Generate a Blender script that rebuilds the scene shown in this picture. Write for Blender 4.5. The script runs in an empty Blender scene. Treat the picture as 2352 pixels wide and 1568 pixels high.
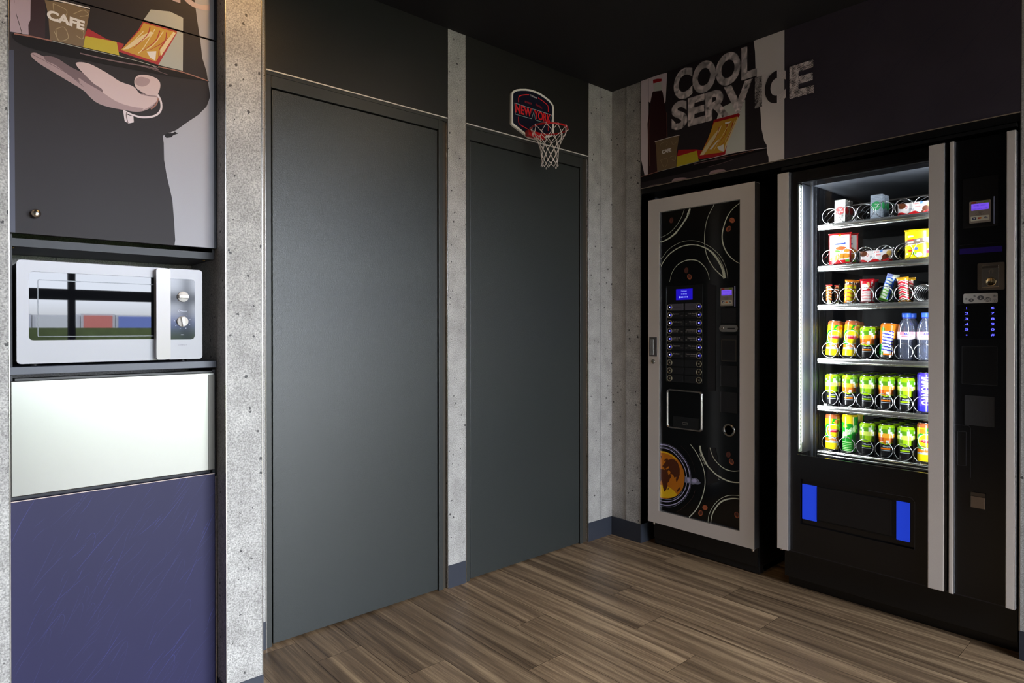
import bpy, bmesh, math, random
from mathutils import Vector, Matrix
C = bpy.context.scene.collection
SC = bpy.context.scene
PI = math.pi
random.seed(7)

# ------------------------------------------------------------------ camera, sky, lights, exposure
cd = bpy.data.cameras.new('camera'); cam = bpy.data.objects.new('camera', cd); C.objects.link(cam)
cd.sensor_width = 36; cd.lens = 1458.0 / 2352 * 36; cd.shift_y = -22.64 / 2352; cd.clip_start = .05
def aim(yaw, pitch, roll):
    fw = Vector((math.sin(yaw)*math.cos(pitch), math.cos(yaw)*math.cos(pitch), math.sin(pitch)))
    rt = Vector((math.cos(yaw), -math.sin(yaw), 0)); up = rt.cross(fw)
    r2 = rt*math.cos(roll) + up*math.sin(roll); u2 = up*math.cos(roll) - rt*math.sin(roll)
    m = Matrix((r2, u2, -fw)).transposed().to_4x4()
    return m
m = aim(.72749, -.00411, -.00034); m.translation = (-2.7135, -2.2272, 1.12); cam.matrix_world = m
SC.camera = cam
SC.view_settings.view_transform = 'Standard'; SC.view_settings.look = 'None'
SC.view_settings.gamma = 1; SC.view_settings.use_curve_mapping = False
SC.view_settings.exposure = 0.0
SC.cycles.use_denoising = True
SC.cycles.max_bounces = 10; SC.cycles.transparent_max_bounces = 16
SC.cycles.sample_clamp_indirect = 6.0
wd = bpy.data.worlds.new('overcast_sky'); SC.world = wd; wd.use_nodes = True
nt = wd.node_tree; nt.nodes.clear()
wo = nt.nodes.new('ShaderNodeOutputWorld'); bg = nt.nodes.new('ShaderNodeBackground')
tc = nt.nodes.new('ShaderNodeTexCoord'); sx = nt.nodes.new('ShaderNodeSeparateXYZ'); cr = nt.nodes.new('ShaderNodeValToRGB')
cr.color_ramp.elements[0].position = .5; cr.color_ramp.elements[0].color = (.50, .51, .52, 1)
cr.color_ramp.elements[1].position = .52; cr.color_ramp.elements[1].color = (.90, .97, 1.10, 1)
e = cr.color_ramp.elements.new(.75); e.color = (.88, .95, 1.08, 1)
mr = nt.nodes.new('ShaderNodeMapRange'); mr.inputs['From Min'].default_value = -1
nt.links.new(tc.outputs['Generated'], sx.inputs[0]); nt.links.new(sx.outputs['Z'], mr.inputs['Value'])
nt.links.new(mr.outputs[0], cr.inputs[0]); nt.links.new(cr.outputs[0], bg.inputs['Color'])
bg.inputs['Strength'].default_value = 33.0
nt.links.new(bg.outputs[0], wo.inputs['Surface'])

def lamp(name, kind, loc, rot, energy, color, size=.1, size_y=None, spot=None, blend=.6):
    d = bpy.data.lights.new(name, kind); d.energy = energy; d.color = color
    if kind == 'AREA':
        d.size = size
        if size_y: d.shape = 'RECTANGLE'; d.size_y = size_y
    elif kind == 'SPOT': d.shadow_soft_size = size; d.spot_size = spot; d.spot_blend = blend
    else: d.shadow_soft_size = size
    o = bpy.data.objects.new(name, d); C.objects.link(o); o.location = loc; o.rotation_euler = rot
    return o
WIN = (-2.52, -.05, 0.0, 2.06)      # window opening in the front wall: x0 x1 z0 z1
WY = -4.0
pl = lamp('window_portal', 'AREA', ((WIN[0]+WIN[1])/2, WY-.12, (WIN[2]+WIN[3])/2), (PI/2, 0, 0), 1, (1, 1, 1), WIN[1]-WIN[0], WIN[3]-WIN[2])
pl.rotation_euler = (-PI/2 + PI, 0, 0) if False else (PI/2, 0, 0)
pl.data.cycles.is_portal = True
lamp('ceiling_spot', 'SPOT', (-1.98, -.80, 2.38), (math.radians(22), 0, 0), 13.0, (1, .56, .21), .04, spot=math.radians(140))
lamp('ceiling_spot', 'SPOT', (-.95, -1.25, 2.38), (math.radians(38), 0, math.radians(-14)), 6.5, (1, .78, .54), .06, spot=math.radians(125))
# lamps inside the snack machine: led strip behind the coffee-side jamb, an added one opposite
lamp('led_light', 'AREA', (-.002, -1.040, 1.18), (PI/2, 0, math.radians(-112)), 6.2, (.92, .97, 1), .02, 1.08)
lamp('led_light', 'AREA', (.020, -1.500, 1.18), (PI/2, 0, math.radians(-58)), 3.5, (.92, .97, 1), .02, 1.08)  # added unseen light on the jamb away from the coffee machine

# ------------------------------------------------------------------ helpers
def s2l(c): return c/12.92 if c <= .04045 else ((c+.055)/1.055)**2.4
def rgb(r, g, b): return (s2l(r/255), s2l(g/255), s2l(b/255), 1)
MATS = {}
def M(name, col, rough=.5, metal=0., emit=None, es=1., spec=.5, coat=0., noise=None, bump=None, alpha=None, trans=None):
    if name in MATS: return MATS[name]
    m = bpy.data.materials.new(name); m.use_nodes = True; n = m.node_tree.nodes; l = m.node_tree.links
    b = n['Principled BSDF']; c = rgb(*col)
    b.inputs['Base Color'].default_value = c; b.inputs['Roughness'].default_value = rough
    b.inputs['Metallic'].default_value = metal; b.inputs['Specular IOR Level'].default_value = spec
    b.inputs['Coat Weight'].default_value = coat; b.inputs['Coat Roughness'].default_value = .05
    if trans: b.inputs['Transmission Weight'].default_value = trans; b.inputs['IOR'].default_value = 1.33
    if emit:
        b.inputs['Emission Color'].default_value = rgb(*emit); b.inputs['Emission Strength'].default_value = es
    t = n.new('ShaderNodeTexCoord')
    if noise:      # (scale, amount, stretch)
        nz = n.new('ShaderNodeTexNoise'); nz.inputs['Scale'].default_value = noise[0]; nz.inputs['Detail'].default_value = 5
        mp = n.new('ShaderNodeMapping'); mp.inputs['Scale'].default_value = noise[2] if len(noise) > 2 else (1, 1, 1)
        l.new(t.outputs['Object'], mp.inputs[0]); l.new(mp.outputs[0], nz.inputs['Vector'])
        mx = n.new('ShaderNodeMix'); mx.data_type = 'RGBA'
        a = noise[1]
        mx.inputs['A'].default_value = tuple(x*(1-a) for x in c[:3]) + (1,); mx.inputs['B'].default_value = tuple(min(1, x*(1+a)) for x in c[:3]) + (1,)
        l.new(nz.outputs['Fac'], mx.inputs['Factor']); l.new(mx.outputs['Result'], b.inputs['Base Color'])
    if bump:       # (scale, strength)
        nb = n.new('ShaderNodeTexNoise'); nb.inputs['Scale'].default_value = bump[0]; nb.inputs['Detail'].default_value = 3
        l.new(t.outputs['Object'], nb.inputs['Vector'])
        bp = n.new('ShaderNodeBump'); bp.inputs['Strength'].default_value = bump[1]; bp.inputs['Distance'].default_value = .002
        l.new(nb.outputs['Fac'], bp.inputs['Height']); l.new(bp.outputs[0], b.inputs['Normal'])
    MATS[name] = m
    return m

class MB:
    def __init__(s): s.v = []; s.f = []; s.mi = []; s.sm = []
    def add(s, vs, fs, m=0, smooth=False):
        k = len(s.v); s.v += [tuple(p) for p in vs]
        for f in fs: s.f.append(tuple(i+k for i in f)); s.mi.append(m); s.sm.append(smooth)
        return s
    def box(s, x0, x1, y0, y1, z0, z1, m=0):
        v = [(x, y, z) for x in (x0, x1) for y in (y0, y1) for z in (z0, z1)]
        return s.add(v, [(0,1,3,2), (4,6,7,5), (0,4,5,1), (2,3,7,6), (0,2,6,4), (1,5,7,3)], m)
    def poly(s, pts, m=0): return s.add(pts, [tuple(range(len(pts)))], m)
    def px(s, pts, x, m=0): return s.poly([(x, a, b) for a, b in pts], m)        # flat print on a plane x = const
    def py(s, pts, y, m=0): return s.poly([(a, y, b) for a, b in pts], m)
    def prism(s, pts, ax, t0, t1, m=0, m2=None):
        n = len(pts)
        f = (lambda a, b, t: (t, a, b)) if ax == 'x' else (lambda a, b, t: (a, t, b)) if ax == 'y' else (lambda a, b, t: (a, b, t))
        v = [f(a, b, t0) for a, b in pts] + [f(a, b, t1) for a, b in pts]
        s.add(v, [tuple(range(n))], m)
        s.add(v, [tuple(range(2*n-1, n-1, -1))], m if m2 is None else m2)
        s.add(v, [(i, i+n, (i+1) % n+n, (i+1) % n) for i in range(n)], m if m2 is None else m2)
        return s
    def tube(s, path, r, seg=8, m=0, closed=False, cap=True):
        P = [Vector(p) for p in path]; n = len(P); vs = []; fs = []
        up = Vector((0, 0, 1)); last = None
        for i in range(n):
            a = P[(i-1) % n] if (closed or i > 0) else P[i]; b = P[(i+1) % n] if (closed or i < n-1) else P[i]
            t = (b-a).normalized()
            if last is None: q = t.cross(up) if abs(t.dot(up)) < .95 else t.cross(Vector((1, 0, 0)))
            else: q = last - t*last.dot(t)
            q.normalize(); last = q; w = t.cross(q)
            rr = r[i] if isinstance(r, (list, tuple)) else r
            for k in range(seg):
                an = 2*PI*k/seg; vs.append(P[i] + q*math.cos(an)*rr + w*math.sin(an)*rr)
        for i in range(n if closed else n-1):
            j = (i+1) % n
            for k in range(seg): fs.append((i*seg+k, i*seg+(k+1) % seg, j*seg+(k+1) % seg, j*seg+k))
        s.add(vs, fs, m, True)
        if cap and not closed: s.add(vs[:seg], [tuple(range(seg))], m); s.add(vs[-seg:], [tuple(range(seg))], m)
        return s
    def lathe(s, prof, c=(0, 0, 0), ax='z', seg=32, m=0, cap=True):
        vs = []; fs = []
        for r, h in prof:
            for k in range(seg):
                a = 2*PI*k/seg; u, w = r*math.cos(a), r*math.sin(a)
                p = (u, w, h) if ax == 'z' else ((h, u, w) if ax == 'x' else (u, h, w))
                vs.append((c[0]+p[0], c[1]+p[1], c[2]+p[2]))
        n = len(prof)
        for i in range(n-1):
            for k in range(seg):
                fs.append((i*seg+k, i*seg+(k+1) % seg, (i+1)*seg+(k+1) % seg, (i+1)*seg+k))
        s.add(vs, fs, m, True)
        if not cap: return s
        if prof[0][0] > 1e-6: s.add(vs[:seg], [tuple(range(seg-1, -1, -1))], m)
        if prof[-1][0] > 1e-6: s.add(vs[-seg:], [tuple(range(seg))], m)
        return s
    def ring(s, pts_out, pts_in, f, m=0):     # flat frame between two outlines with the same number of points
        n = len(pts_out); v = [f(*p) for p in pts_out] + [f(*p) for p in pts_in]
        return s.add(v, [(i, (i+1) % n, (i+1) % n+n, i+n) for i in range(n)], m)
    def stroke(s, pts, w, f, m=0, smooth=True):      # ribbon of varying width through 2D points
        P = spline(pts) if smooth else [tuple(p) for p in pts]
        n = len(P); L = []
        for i in range(n):
            a = P[max(i-1, 0)]; b = P[min(i+1, n-1)]; dx, dy = b[0]-a[0], b[1]-a[1]; d = math.hypot(dx, dy) or 1
            t = i/(n-1)
            ww = w(t) if callable(w) else w
            L.append((P[i][0]-dy/d*ww/2, P[i][1]+dx/d*ww/2)); L.append((P[i][0]+dy/d*ww/2, P[i][1]-dx/d*ww/2))
        return s.add([f(*p) for p in L], [(2*i, 2*i+1, 2*i+3, 2*i+2) for i in range(n-1)], m)
    def text(s, body, P0, U, V, h, m=0, width=None, align='C', bold=0., maxw=None):
        vs, fs, w = glyphs(body, bold)
        sy = h/CAP; sx_ = sy
        if width: sx_ = width/w
        if maxw and w*sx_ > maxw: sx_ = maxw/w
        off = {'C': -w/2, 'L': 0, 'R': -w}[align]
        U = Vector(U); V = Vector(V); P0 = Vector(P0)
        return s.add([P0 + U*((x+off)*sx_) + V*(y*sy) for x, y in vs], fs, m)
    def build(s, name, mats, parent=None, bevel=0., loc=None, seg=2, rename=True):
        me = bpy.data.meshes.new(name)
        o3 = OFF.get(parent.name, Vector((0, 0, 0))) if parent else (Vector(loc) if loc else Vector((0, 0, 0)))
        me.from_pydata([(x-o3[0], y-o3[1], z-o3[2]) for x, y, z in s.v], [], s.f)
        for mt in (mats if isinstance(mats, (list, tuple)) else [mats]): me.materials.append(mt)
        me.polygons.foreach_set('material_index', s.mi); me.polygons.foreach_set('use_smooth', s.sm)
        me.update()
        o = bpy.data.objects.new(name, me); C.objects.link(o)
        if parent: o.parent = parent; OFF[o.name] = o3
        else: o.location = o3; OFF[o.name] = o3
        if bevel:
            b = o.modifiers.new('bevel', 'BEVEL'); b.width = bevel; b.segments = seg; b.limit_method = 'ANGLE'; b.angle_limit = math.radians(40)
        return o
OFF = {}
GL = {}
def glyphs(body, bold=0.):
    k = (body, bold)
    if k in GL: return GL[k]
    cu = bpy.data.curves.new('lettering', 'FONT'); cu.body = body; cu.size = 1; cu.offset = bold; cu.resolution_u = 10 if bold >= .03 else 4
    ob = bpy.data.objects.new('lettering', cu); C.objects.link(ob)
    bpy.context.view_layer.update()
    dg = bpy.context.evaluated_depsgraph_get(); ev = ob.evaluated_get(dg); me = ev.to_mesh()
    vs = [(v.co.x, v.co.y) for v in me.vertices]; fs = [tuple(p.vertices) for p in me.polygons]
    ev.to_mesh_clear(); bpy.data.objects.remove(ob); bpy.data.curves.remove(cu)
    x0 = min(v[0] for v in vs); w = max(v[0] for v in vs) - x0
    vs = [(x-x0, y) for x, y in vs]
    GL[k] = (vs, fs, w); return GL[k]
CAP = max(y for x, y in glyphs('H')[0])
def split_small(vs, fs, most):
    """glyph outlines cut into triangles with no edge longer than most, so that they can follow a round label"""
    from mathutils.geometry import tessellate_polygon
    T = []
    for f in fs:
        P = [Vector((vs[i][0], vs[i][1], 0)) for i in f]
        for t in tessellate_polygon([P]): T.append([tuple(P[i][:2]) for i in t])
    out = []
    while T:
        t = T.pop(); L = [math.dist(t[i], t[(i+1) % 3]) for i in range(3)]; k = L.index(max(L))
        if L[k] <= most: out.append(t); continue
        a, b, c = t[k], t[(k+1) % 3], t[(k+2) % 3]; m_ = ((a[0]+b[0])/2, (a[1]+b[1])/2)
        T += [[a, m_, c], [m_, b, c]]
    return [p for t in out for p in t], [(3*i, 3*i+1, 3*i+2) for i in range(len(out))]
def spline(P, k=6):
    P = [tuple(p) for p in P]; out = []
    for i in range(len(P)-1):
        a, b, c, d = P[max(i-1, 0)], P[i], P[i+1], P[min(i+2, len(P)-1)]
        for j in range(k):
            t = j/k
            out.append(tuple(.5*((2*b[q]) + (c[q]-a[q])*t + (2*a[q]-5*b[q]+4*c[q]-d[q])*t*t + (3*b[q]-a[q]-3*c[q]+d[q])*t**3) for q in (0, 1)))
    out.append(P[-1]); return out
def smooth_loop(P, k=5):
    P = [tuple(p) for p in P]; n = len(P); out = []
    for i in range(n):
        a, b, c, d = P[(i-1) % n], P[i], P[(i+1) % n], P[(i+2) % n]
        for j in range(k):
            t = j/k
            out.append(tuple(.5*((2*b[q]) + (c[q]-a[q])*t + (2*a[q]-5*b[q]+4*c[q]-d[q])*t*t + (3*b[q]-a[q]-3*c[q]+d[q])*t**3) for q in (0, 1)))
    return out
def rrect(x0, x1, z0, z1, r, n=6):
    out = []
    for cx, cz, a0 in ((x1-r, z1-r, 0), (x0+r, z1-r, 90), (x0+r, z0+r, 180), (x1-r, z0+r, 270)):
        for i in range(n+1):
            a = math.radians(a0 + 90*i/n); out.append((cx + r*math.cos(a), cz + r*math.sin(a)))
    return out
def circ(cx, cz, rx, rz=None, n=28):
    rz = rz or rx
    return [(cx + rx*math.cos(2*PI*i/n), cz + rz*math.sin(2*PI*i/n)) for i in range(n)]
def tag(o, label=None, cat=None, group=None, kind=None):
    if label: o['label'] = label
    if cat: o['category'] = cat
    if group: o['group'] = group
    if kind: o['kind'] = kind
    return o
def thing(name, label, cat, loc=(0, 0, 0), group=None, kind=None):
    o = bpy.data.objects.new(name, None); C.objects.link(o); o.location = loc; o.empty_display_size = .05
    OFF[o.name] = Vector(loc); return tag(o, label, cat, group, kind)
def struct(o, label=None, cat=None): return tag(o, label, cat, None, 'structure')
def copy_tree(o, parent=None):
    c = o.copy(); C.objects.link(c)
    if parent: c.parent = parent
    for ch in list(o.children): copy_tree(ch, c)
    return c
UX, VZ = (0, -1, 0), (0, 0, 1)      # reading directions on a wall that faces -x
UY = (1, 0, 0)                      # and on a wall that faces -y

# ------------------------------------------------------------------ materials
def concrete():
    m = bpy.data.materials.new('concrete_laminate'); m.use_nodes = True; n = m.node_tree.nodes; l = m.node_tree.links; b = n['Principled BSDF']
    t = n.new('ShaderNodeTexCoord')
    n1 = n.new('ShaderNodeTexNoise'); n1.inputs['Scale'].default_value = 260; n1.inputs['Detail'].default_value = 2
    n2 = n.new('ShaderNodeTexNoise'); n2.inputs['Scale'].default_value = 13; n2.inputs['Detail'].default_value = 4
    for q in (n1, n2): l.new(t.outputs['Object'], q.inputs['Vector'])
    r1 = n.new('ShaderNodeValToRGB'); r1.color_ramp.elements[0].position = .30; r1.color_ramp.elements[0].color = (.265, .255, .240, 1)
    r1.color_ramp.elements[1].position = .70; r1.color_ramp.elements[1].color = (.64, .62, .585, 1)
    l.new(n1.outputs['Fac'], r1.inputs[0])
    r2 = n.new('ShaderNodeValToRGB'); r2.color_ramp.elements[0].position = .3; r2.color_ramp.elements[0].color = (.70, .69, .69, 1)
    r2.color_ramp.elements[1].position = .7; r2.color_ramp.elements[1].color = (1, 1, 1, 1)
    l.new(n2.outputs['Fac'], r2.inputs[0])
    mu = n.new('ShaderNodeMix'); mu.data_type = 'RGBA'; mu.blend_type = 'MULTIPLY'; mu.inputs['Factor'].default_value = 1
    l.new(r1.outputs[0], mu.inputs['A']); l.new(r2.outputs[0], mu.inputs['B'])
    # pits: small dots and a few short curved gouges
    vo = n.new('ShaderNodeTexVoronoi'); vo.inputs['Scale'].default_value = 44; vm_ = n.new('ShaderNodeMapping'); vm_.inputs['Rotation'].default_value = (.55, .35, .8); l.new(t.outputs['Object'], vm_.inputs[0]); dn2 = n.new('ShaderNodeTexNoise'); dn2.inputs['Scale'].default_value = 150; l.new(t.outputs['Object'], dn2.inputs['Vector']); mxu = n.new('ShaderNodeMix'); mxu.data_type = 'RGBA'; mxu.blend_type = 'ADD'; mxu.inputs['Factor'].default_value = .010; l.new(vm_.outputs[0], mxu.inputs['A']); l.new(dn2.outputs['Color'], mxu.inputs['B']); l.new(mxu.outputs['Result'], vo.inputs['Vector'])
    sc_ = n.new('ShaderNodeSeparateColor'); l.new(vo.outputs['Color'], sc_.inputs[0])
    lt = n.new('ShaderNodeMath'); lt.operation = 'MULTIPLY_ADD'; lt.inputs[1].default_value = .24; lt.inputs[2].default_value = -.015
    l.new(sc_.outputs[0], lt.inputs[0])
    cmp_ = n.new('ShaderNodeMath'); cmp_.operation = 'LESS_THAN'; l.new(vo.outputs['Distance'], cmp_.inputs[0]); l.new(lt.outputs[0], cmp_.inputs[1])
    gate = n.new('ShaderNodeMath'); gate.operation = 'GREATER_THAN'; gate.inputs[1].default_value = .45; l.new(sc_.outputs[1], gate.inputs[0])
    mp = n.new('ShaderNodeMapping'); mp.inputs['Rotation'].default_value = (.5, .6, .4); mp.inputs['Scale'].default_value = (1, 1, .8); l.new(t.outputs['Object'], mp.inputs[0])
    dn = n.new('ShaderNodeTexNoise'); dn.inputs['Scale'].default_value = 30; l.new(mp.outputs[0], dn.inputs['Vector'])
    mxv = n.new('ShaderNodeMix'); mxv.data_type = 'RGBA'; mxv.blend_type = 'ADD'; mxv.inputs['Factor'].default_value = .035
    l.new(mp.outputs[0], mxv.inputs['A']); l.new(dn.outputs['Color'], mxv.inputs['B'])
    v2 = n.new('ShaderNodeTexVoronoi'); v2.inputs['Scale'].default_value = 9; l.new(mxv.outputs['Result'], v2.inputs['Vector'])
    s2 = n.new('ShaderNodeSeparateColor'); l.new(v2.outputs['Color'], s2.inputs[0])
    sub = n.new('ShaderNodeMath'); sub.operation = 'SUBTRACT'; sub.inputs[1].default_value = .085; l.new(v2.outputs['Distance'], sub.inputs[0])
    ab = n.new('ShaderNodeMath'); ab.operation = 'ABSOLUTE'; l.new(sub.outputs[0], ab.inputs[0])
    l2 = n.new('ShaderNodeMath'); l2.operation = 'LESS_THAN'; l2.inputs[1].default_value = .017; l.new(ab.outputs[0], l2.inputs[0])
    vn = n.new('ShaderNodeTexNoise'); vn.inputs['Scale'].default_value = 38; l.new(t.outputs['Object'], vn.inputs['Vector'])
    gv = n.new('ShaderNodeMath'); gv.operation = 'GREATER_THAN'; gv.inputs[1].default_value = .58; l.new(vn.outputs['Fac'], gv.inputs[0])
    g2 = n.new('ShaderNodeMath'); g2.operation = 'GREATER_THAN'; g2.inputs[1].default_value = .55; l.new(s2.outputs[1], g2.inputs[0])
    def mulm(a, b_):
        q = n.new('ShaderNodeMath'); q.operation = 'MULTIPLY'; l.new(a.outputs[0], q.inputs[0]); l.new(b_.outputs[0], q.inputs[1]); return q
    p1 = mulm(cmp_, gate); p2 = mulm(mulm(l2, gv), g2)
    mxp = n.new('ShaderNodeMath'); mxp.operation = 'MAXIMUM'; l.new(p1.outputs[0], mxp.inputs[0]); l.new(p2.outputs[0], mxp.inputs[1])
    dk = n.new('ShaderNodeMix'); dk.data_type = 'RGBA'; dk.inputs['B'].default_value = (.06, .057, .055, 1)
    l.new(mxp.outputs[0], dk.inputs['Factor']); l.new(mu.outputs['Result'], dk.inputs['A']); l.new(dk.outputs['Result'], b.inputs['Base Color'])
    b.inputs['Roughness'].default_value = .55
    return m
def wood():
    m = bpy.data.materials.new('plank_vinyl'); m.use_nodes = True; n = m.node_tree.nodes; l = m.node_tree.links; b = n['Principled BSDF']
    t = n.new('ShaderNodeTexCoord'); at = n.new('ShaderNodeAttribute'); at.attribute_name = 'plank'
    mp = n.new('ShaderNodeMapping'); mp.inputs['Scale'].default_value = (52, 1.7, 1)
    l.new(t.outputs['Object'], mp.inputs[0])
    cb = n.new('ShaderNodeVectorMath'); cb.operation = 'MULTIPLY_ADD'; cb.inputs[1].default_value = (71, 33, 0)
    l.new(at.outputs['Color'], cb.inputs[0]); l.new(mp.outputs[0], cb.inputs[2])
    n1 = n.new('ShaderNodeTexNoise'); n1.inputs['Scale'].default_value = .55; n1.inputs['Detail'].default_value = 7; n1.inputs['Roughness'].default_value = .66; n1.inputs['Distortion'].default_value = .5
    l.new(cb.outputs[0], n1.inputs['Vector'])
    r1 = n.new('ShaderNodeValToRGB'); el = r1.color_ramp.elements
    el[0].position = .33; el[0].color = (0.083, 0.052, 0.029, 1); el[1].position = .70; el[1].color = (0.47, 0.335, 0.195, 1)
    q = el.new(.5); q.color = (0.215, 0.143, 0.082, 1)
    l.new(n1.outputs['Fac'], r1.inputs[0])
    n3 = n.new('ShaderNodeTexNoise'); n3.inputs['Scale'].default_value = 1; n3.inputs['Detail'].default_value = 3
    m3 = n.new('ShaderNodeMapping'); m3.inputs['Scale'].default_value = (420, 9, 1); l.new(t.outputs['Object'], m3.inputs[0]); l.new(m3.outputs[0], n3.inputs['Vector'])
    r3 = n.new('ShaderNodeValToRGB'); r3.color_ramp.elements[0].position = .35; r3.color_ramp.elements[0].color = (.72, .72, .72, 1); r3.color_ramp.elements[1].position = .65; r3.color_ramp.elements[1].color = (1.12, 1.12, 1.12, 1)
    l.new(n3.outputs['Fac'], r3.inputs[0])
    mu = n.new('ShaderNodeMix'); mu.data_type = 'RGBA'; mu.blend_type = 'MULTIPLY'; mu.inputs['Factor'].default_value = .8
    l.new(r1.outputs[0], mu.inputs['A']); l.new(r3.outputs[0], mu.inputs['B'])
    sp = n.new('ShaderNodeSeparateColor'); l.new(at.outputs['Color'], sp.inputs[0])
    va = n.new('ShaderNodeMapRange'); va.inputs['To Min'].default_value = .78; va.inputs['To Max'].default_value = 1.2; l.new(sp.outputs[2], va.inputs['Value'])
    hs = n.new('ShaderNodeHueSaturation'); l.new(va.outputs[0], hs.inputs['Value']); l.new(mu.outputs['Result'], hs.inputs['Color'])
    l.new(hs.outputs[0], b.inputs['Base Color'])
    b.inputs['Roughness'].default_value = .42
    bp = n.new('ShaderNodeBump'); bp.inputs['Strength'].default_value = .15; bp.inputs['Distance'].default_value = .001
    l.new(n3.outputs['Fac'], bp.inputs['Height']); l.new(bp.outputs[0], b.inputs['Normal'])
    return m
CONC = concrete(); WOOD = wood()
BLACK = M('black_satin', (20, 19, 21), .45)
CEIL = M('black_ceiling', (8, 7, 13), .8)
DPAINT = M('grey_door_paint', (45, 49, 48), .32, spec=.6, bump=(420, .35), noise=(3, .04))
DFRAME = M('grey_frame_paint', (50, 52, 50), .4, bump=(300, .15))
DPANEL = M('dark_overdoor_panel', (31, 30, 28), .45, bump=(400, .15))
BASE = M('blue_grey_skirting', (50, 54, 64), .45)
CHROME = M('polished_edge_profile', (170, 167, 162), .25, 1.)
ALU = M('silver_painted_aluminium', (226, 217, 210), .38, .15, noise=(500, .10))
ALU2 = M('silver_bevel', (225, 225, 230), .2, .9)
GLOSSB = M('gloss_black', (9, 9, 10), .12, spec=.5)
MATTB = M('black_plastic', (14, 14, 15), .42)
STEEL = M('stainless_sheet', (138, 138, 135), .28, 1., noise=(2.2, .05))
WHITEP = M('white_gloss_plastic', (170, 170, 176), .25, spec=.3)
GREYSH = M('grey_shelf_laminate', (66, 70, 82), .4)
# ------------------------------------------------------------------ room shell
ZC = 2.4118; ZT = 2.0276; ZB = .0982; ZP = 1.8533
# floor: staggered planks 0.165 m wide and 1.2 m long, laid away from the door wall
ends = {0: -.197, 1: -.473, 2: -.93, 3: -.71, 4: -.455, 5: -1.02, 6: -.769, 7: -.515, 8: -1.077, 9: -.838, 10: -.425, 11: -.66}
v = []; f = []; cols = []
rnd = random.Random(3)
for i in range(-17, 24):
    x0 = -1.786 + .165*i; x1 = x0 + .165
    if x0 > 1.6: break
    e0 = ends.get(i, -rnd.random()*1.15)
    y = e0 + 1.2*2
    while y > -5.0:
        y1 = y - 1.2; g = .0006
        k = len(v); v += [(x0+g, y1+g, 0), (x1-g, y1+g, 0), (x1-g, y-g, 0), (x0+g, y-g, 0)]; f.append((k, k+1, k+2, k+3))
        cols.append((rnd.random(), rnd.random(), rnd.random(), 1)); y = y1
k = len(v); v += [(-4.6, -5.6, -.0015), (1.7, -5.6, -.0015), (1.7, 2.6, -.0015), (-4.6, 2.6, -.0015)]; f.append((k, k+1, k+2, k+3)); cols.append((0, 0, 0, 1))
me = bpy.data.meshes.new('floor'); me.from_pydata(v, [], f)
ca = me.color_attributes.new('plank', 'FLOAT_COLOR', 'CORNER')
for p, c in zip(me.polygons, cols):
    for li in p.loop_indices: ca.data[li].color = c
me.materials.append(WOOD); me.materials.append(M('floor_joint', (30, 25, 22), .8)); me.polygons[len(f)-1].material_index = 1
o = bpy.data.objects.new('floor', me); C.objects.link(o); struct(o, 'brown wood-look plank floor with streaky grain')
struct(MB().box(-4.6, 1.7, -4.6, 1.0, ZC, ZC+.1).build('ceiling', CEIL), 'plain black ceiling')

w = MB()      # wall with the two doors: concrete panels, dark panels above the doors
for x0, x1 in ((-4.3, -1.8830), (-1.1010, -1.0040), (-.1950, .75)): w.box(x0, x1, 0, .12, 0, ZC, 0)
o = struct(w.build('wall_back', [CONC]), 'door wall clad in speckled grey concrete panels')
MB().box(-1.883, -1.101, -.001, .10, ZT, ZC).build('overdoor_panel', DPANEL, o)
MB().box(-1.004, -.195, -.001, .10, ZT, ZC).build('overdoor_panel', DPANEL, o)
MB().box(-.0935, -.0915, -.0012, .001, .0982, ZC).build('panel_joint', M('joint_grey', (120, 120, 122), .6), o)
w = MB()
w.box(0, .12, -.1969, .12, 0, ZC).box(0, .9, -.1969, -.17, 0, ZP)     # right wall with its niche side
w.box(0, .9, -1.766, -.1969, ZP, ZC).box(0, .9, -4.1, -1.766, 0, ZC)
o = struct(w.build('wall_right', [CONC]), 'side wall of speckled grey concrete panels around the machine niche')
MB().box(-.003, 0, -.1969, -.0995, ZB, ZC-.002).build('wall_panel', CONC, o)
MB().box(-.005, .9, -1.766, -.1972, ZP, ZC).build('fascia', M('fascia_blueblack', (66, 60, 70), .38, noise=(5, .25)), o)
MB().box(.88, .92, -1.766, -.1969, 0, ZP).build('niche_back', MATTB, o)
MB().box(.0, .88, -1.766, -.1969, ZP-.03, ZP).build('niche_soffit', MATTB, o)
struct(MB().box(-4.2, -2.721, -.3157, 0, 0, ZC).build('wall_left', M('added_dark_panel', (40, 39, 40), .6)), 'added dark panel beyond the pilaster that dims glass reflections')  # unseen dark box, added so the snack machine glass mirrors no bright wall
struct(MB().box(-4.3, -4.2, -5, .1, 0, ZC).build('wall_left', M('dark_wall_paint', (50, 49, 50), .6)), 'far side wall of the room')
# street side: wall with a wide glazed opening and dark posts
w = MB(); y0, y1 = WY-.10, WY
w.box(-4.3, WIN[0], y0, y1, 0, ZC).box(WIN[1], 0, y0, y1, 0, ZC).box(WIN[0], WIN[1], y0, y1, WIN[3], ZC)
struct(w.build('wall_front', M('dark_wall_paint', (58, 56, 58), .6)), 'dark wall around the glazed shopfront')
MU = M('black_window_profile', (25, 26, 28), .4)
wn = struct(thing('window_1', None, None, (0, 0, 0)), 'full-height shopfront window with slim black posts')
for x in (WIN[0], -1.83, -1.02, WIN[1]-.05):
    MB().box(x, x+.04, WY-.09, WY-.02, 0, WIN[3]).build('post', MU, wn)
MB().box(WIN[0], WIN[1], WY-.09, WY-.02, 1.34, 1.42).build('transom', MU, wn)
MB().box(WIN[0], WIN[1], WY-.09, WY-.02, 0, .05).build('sill', MU, wn)
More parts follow.
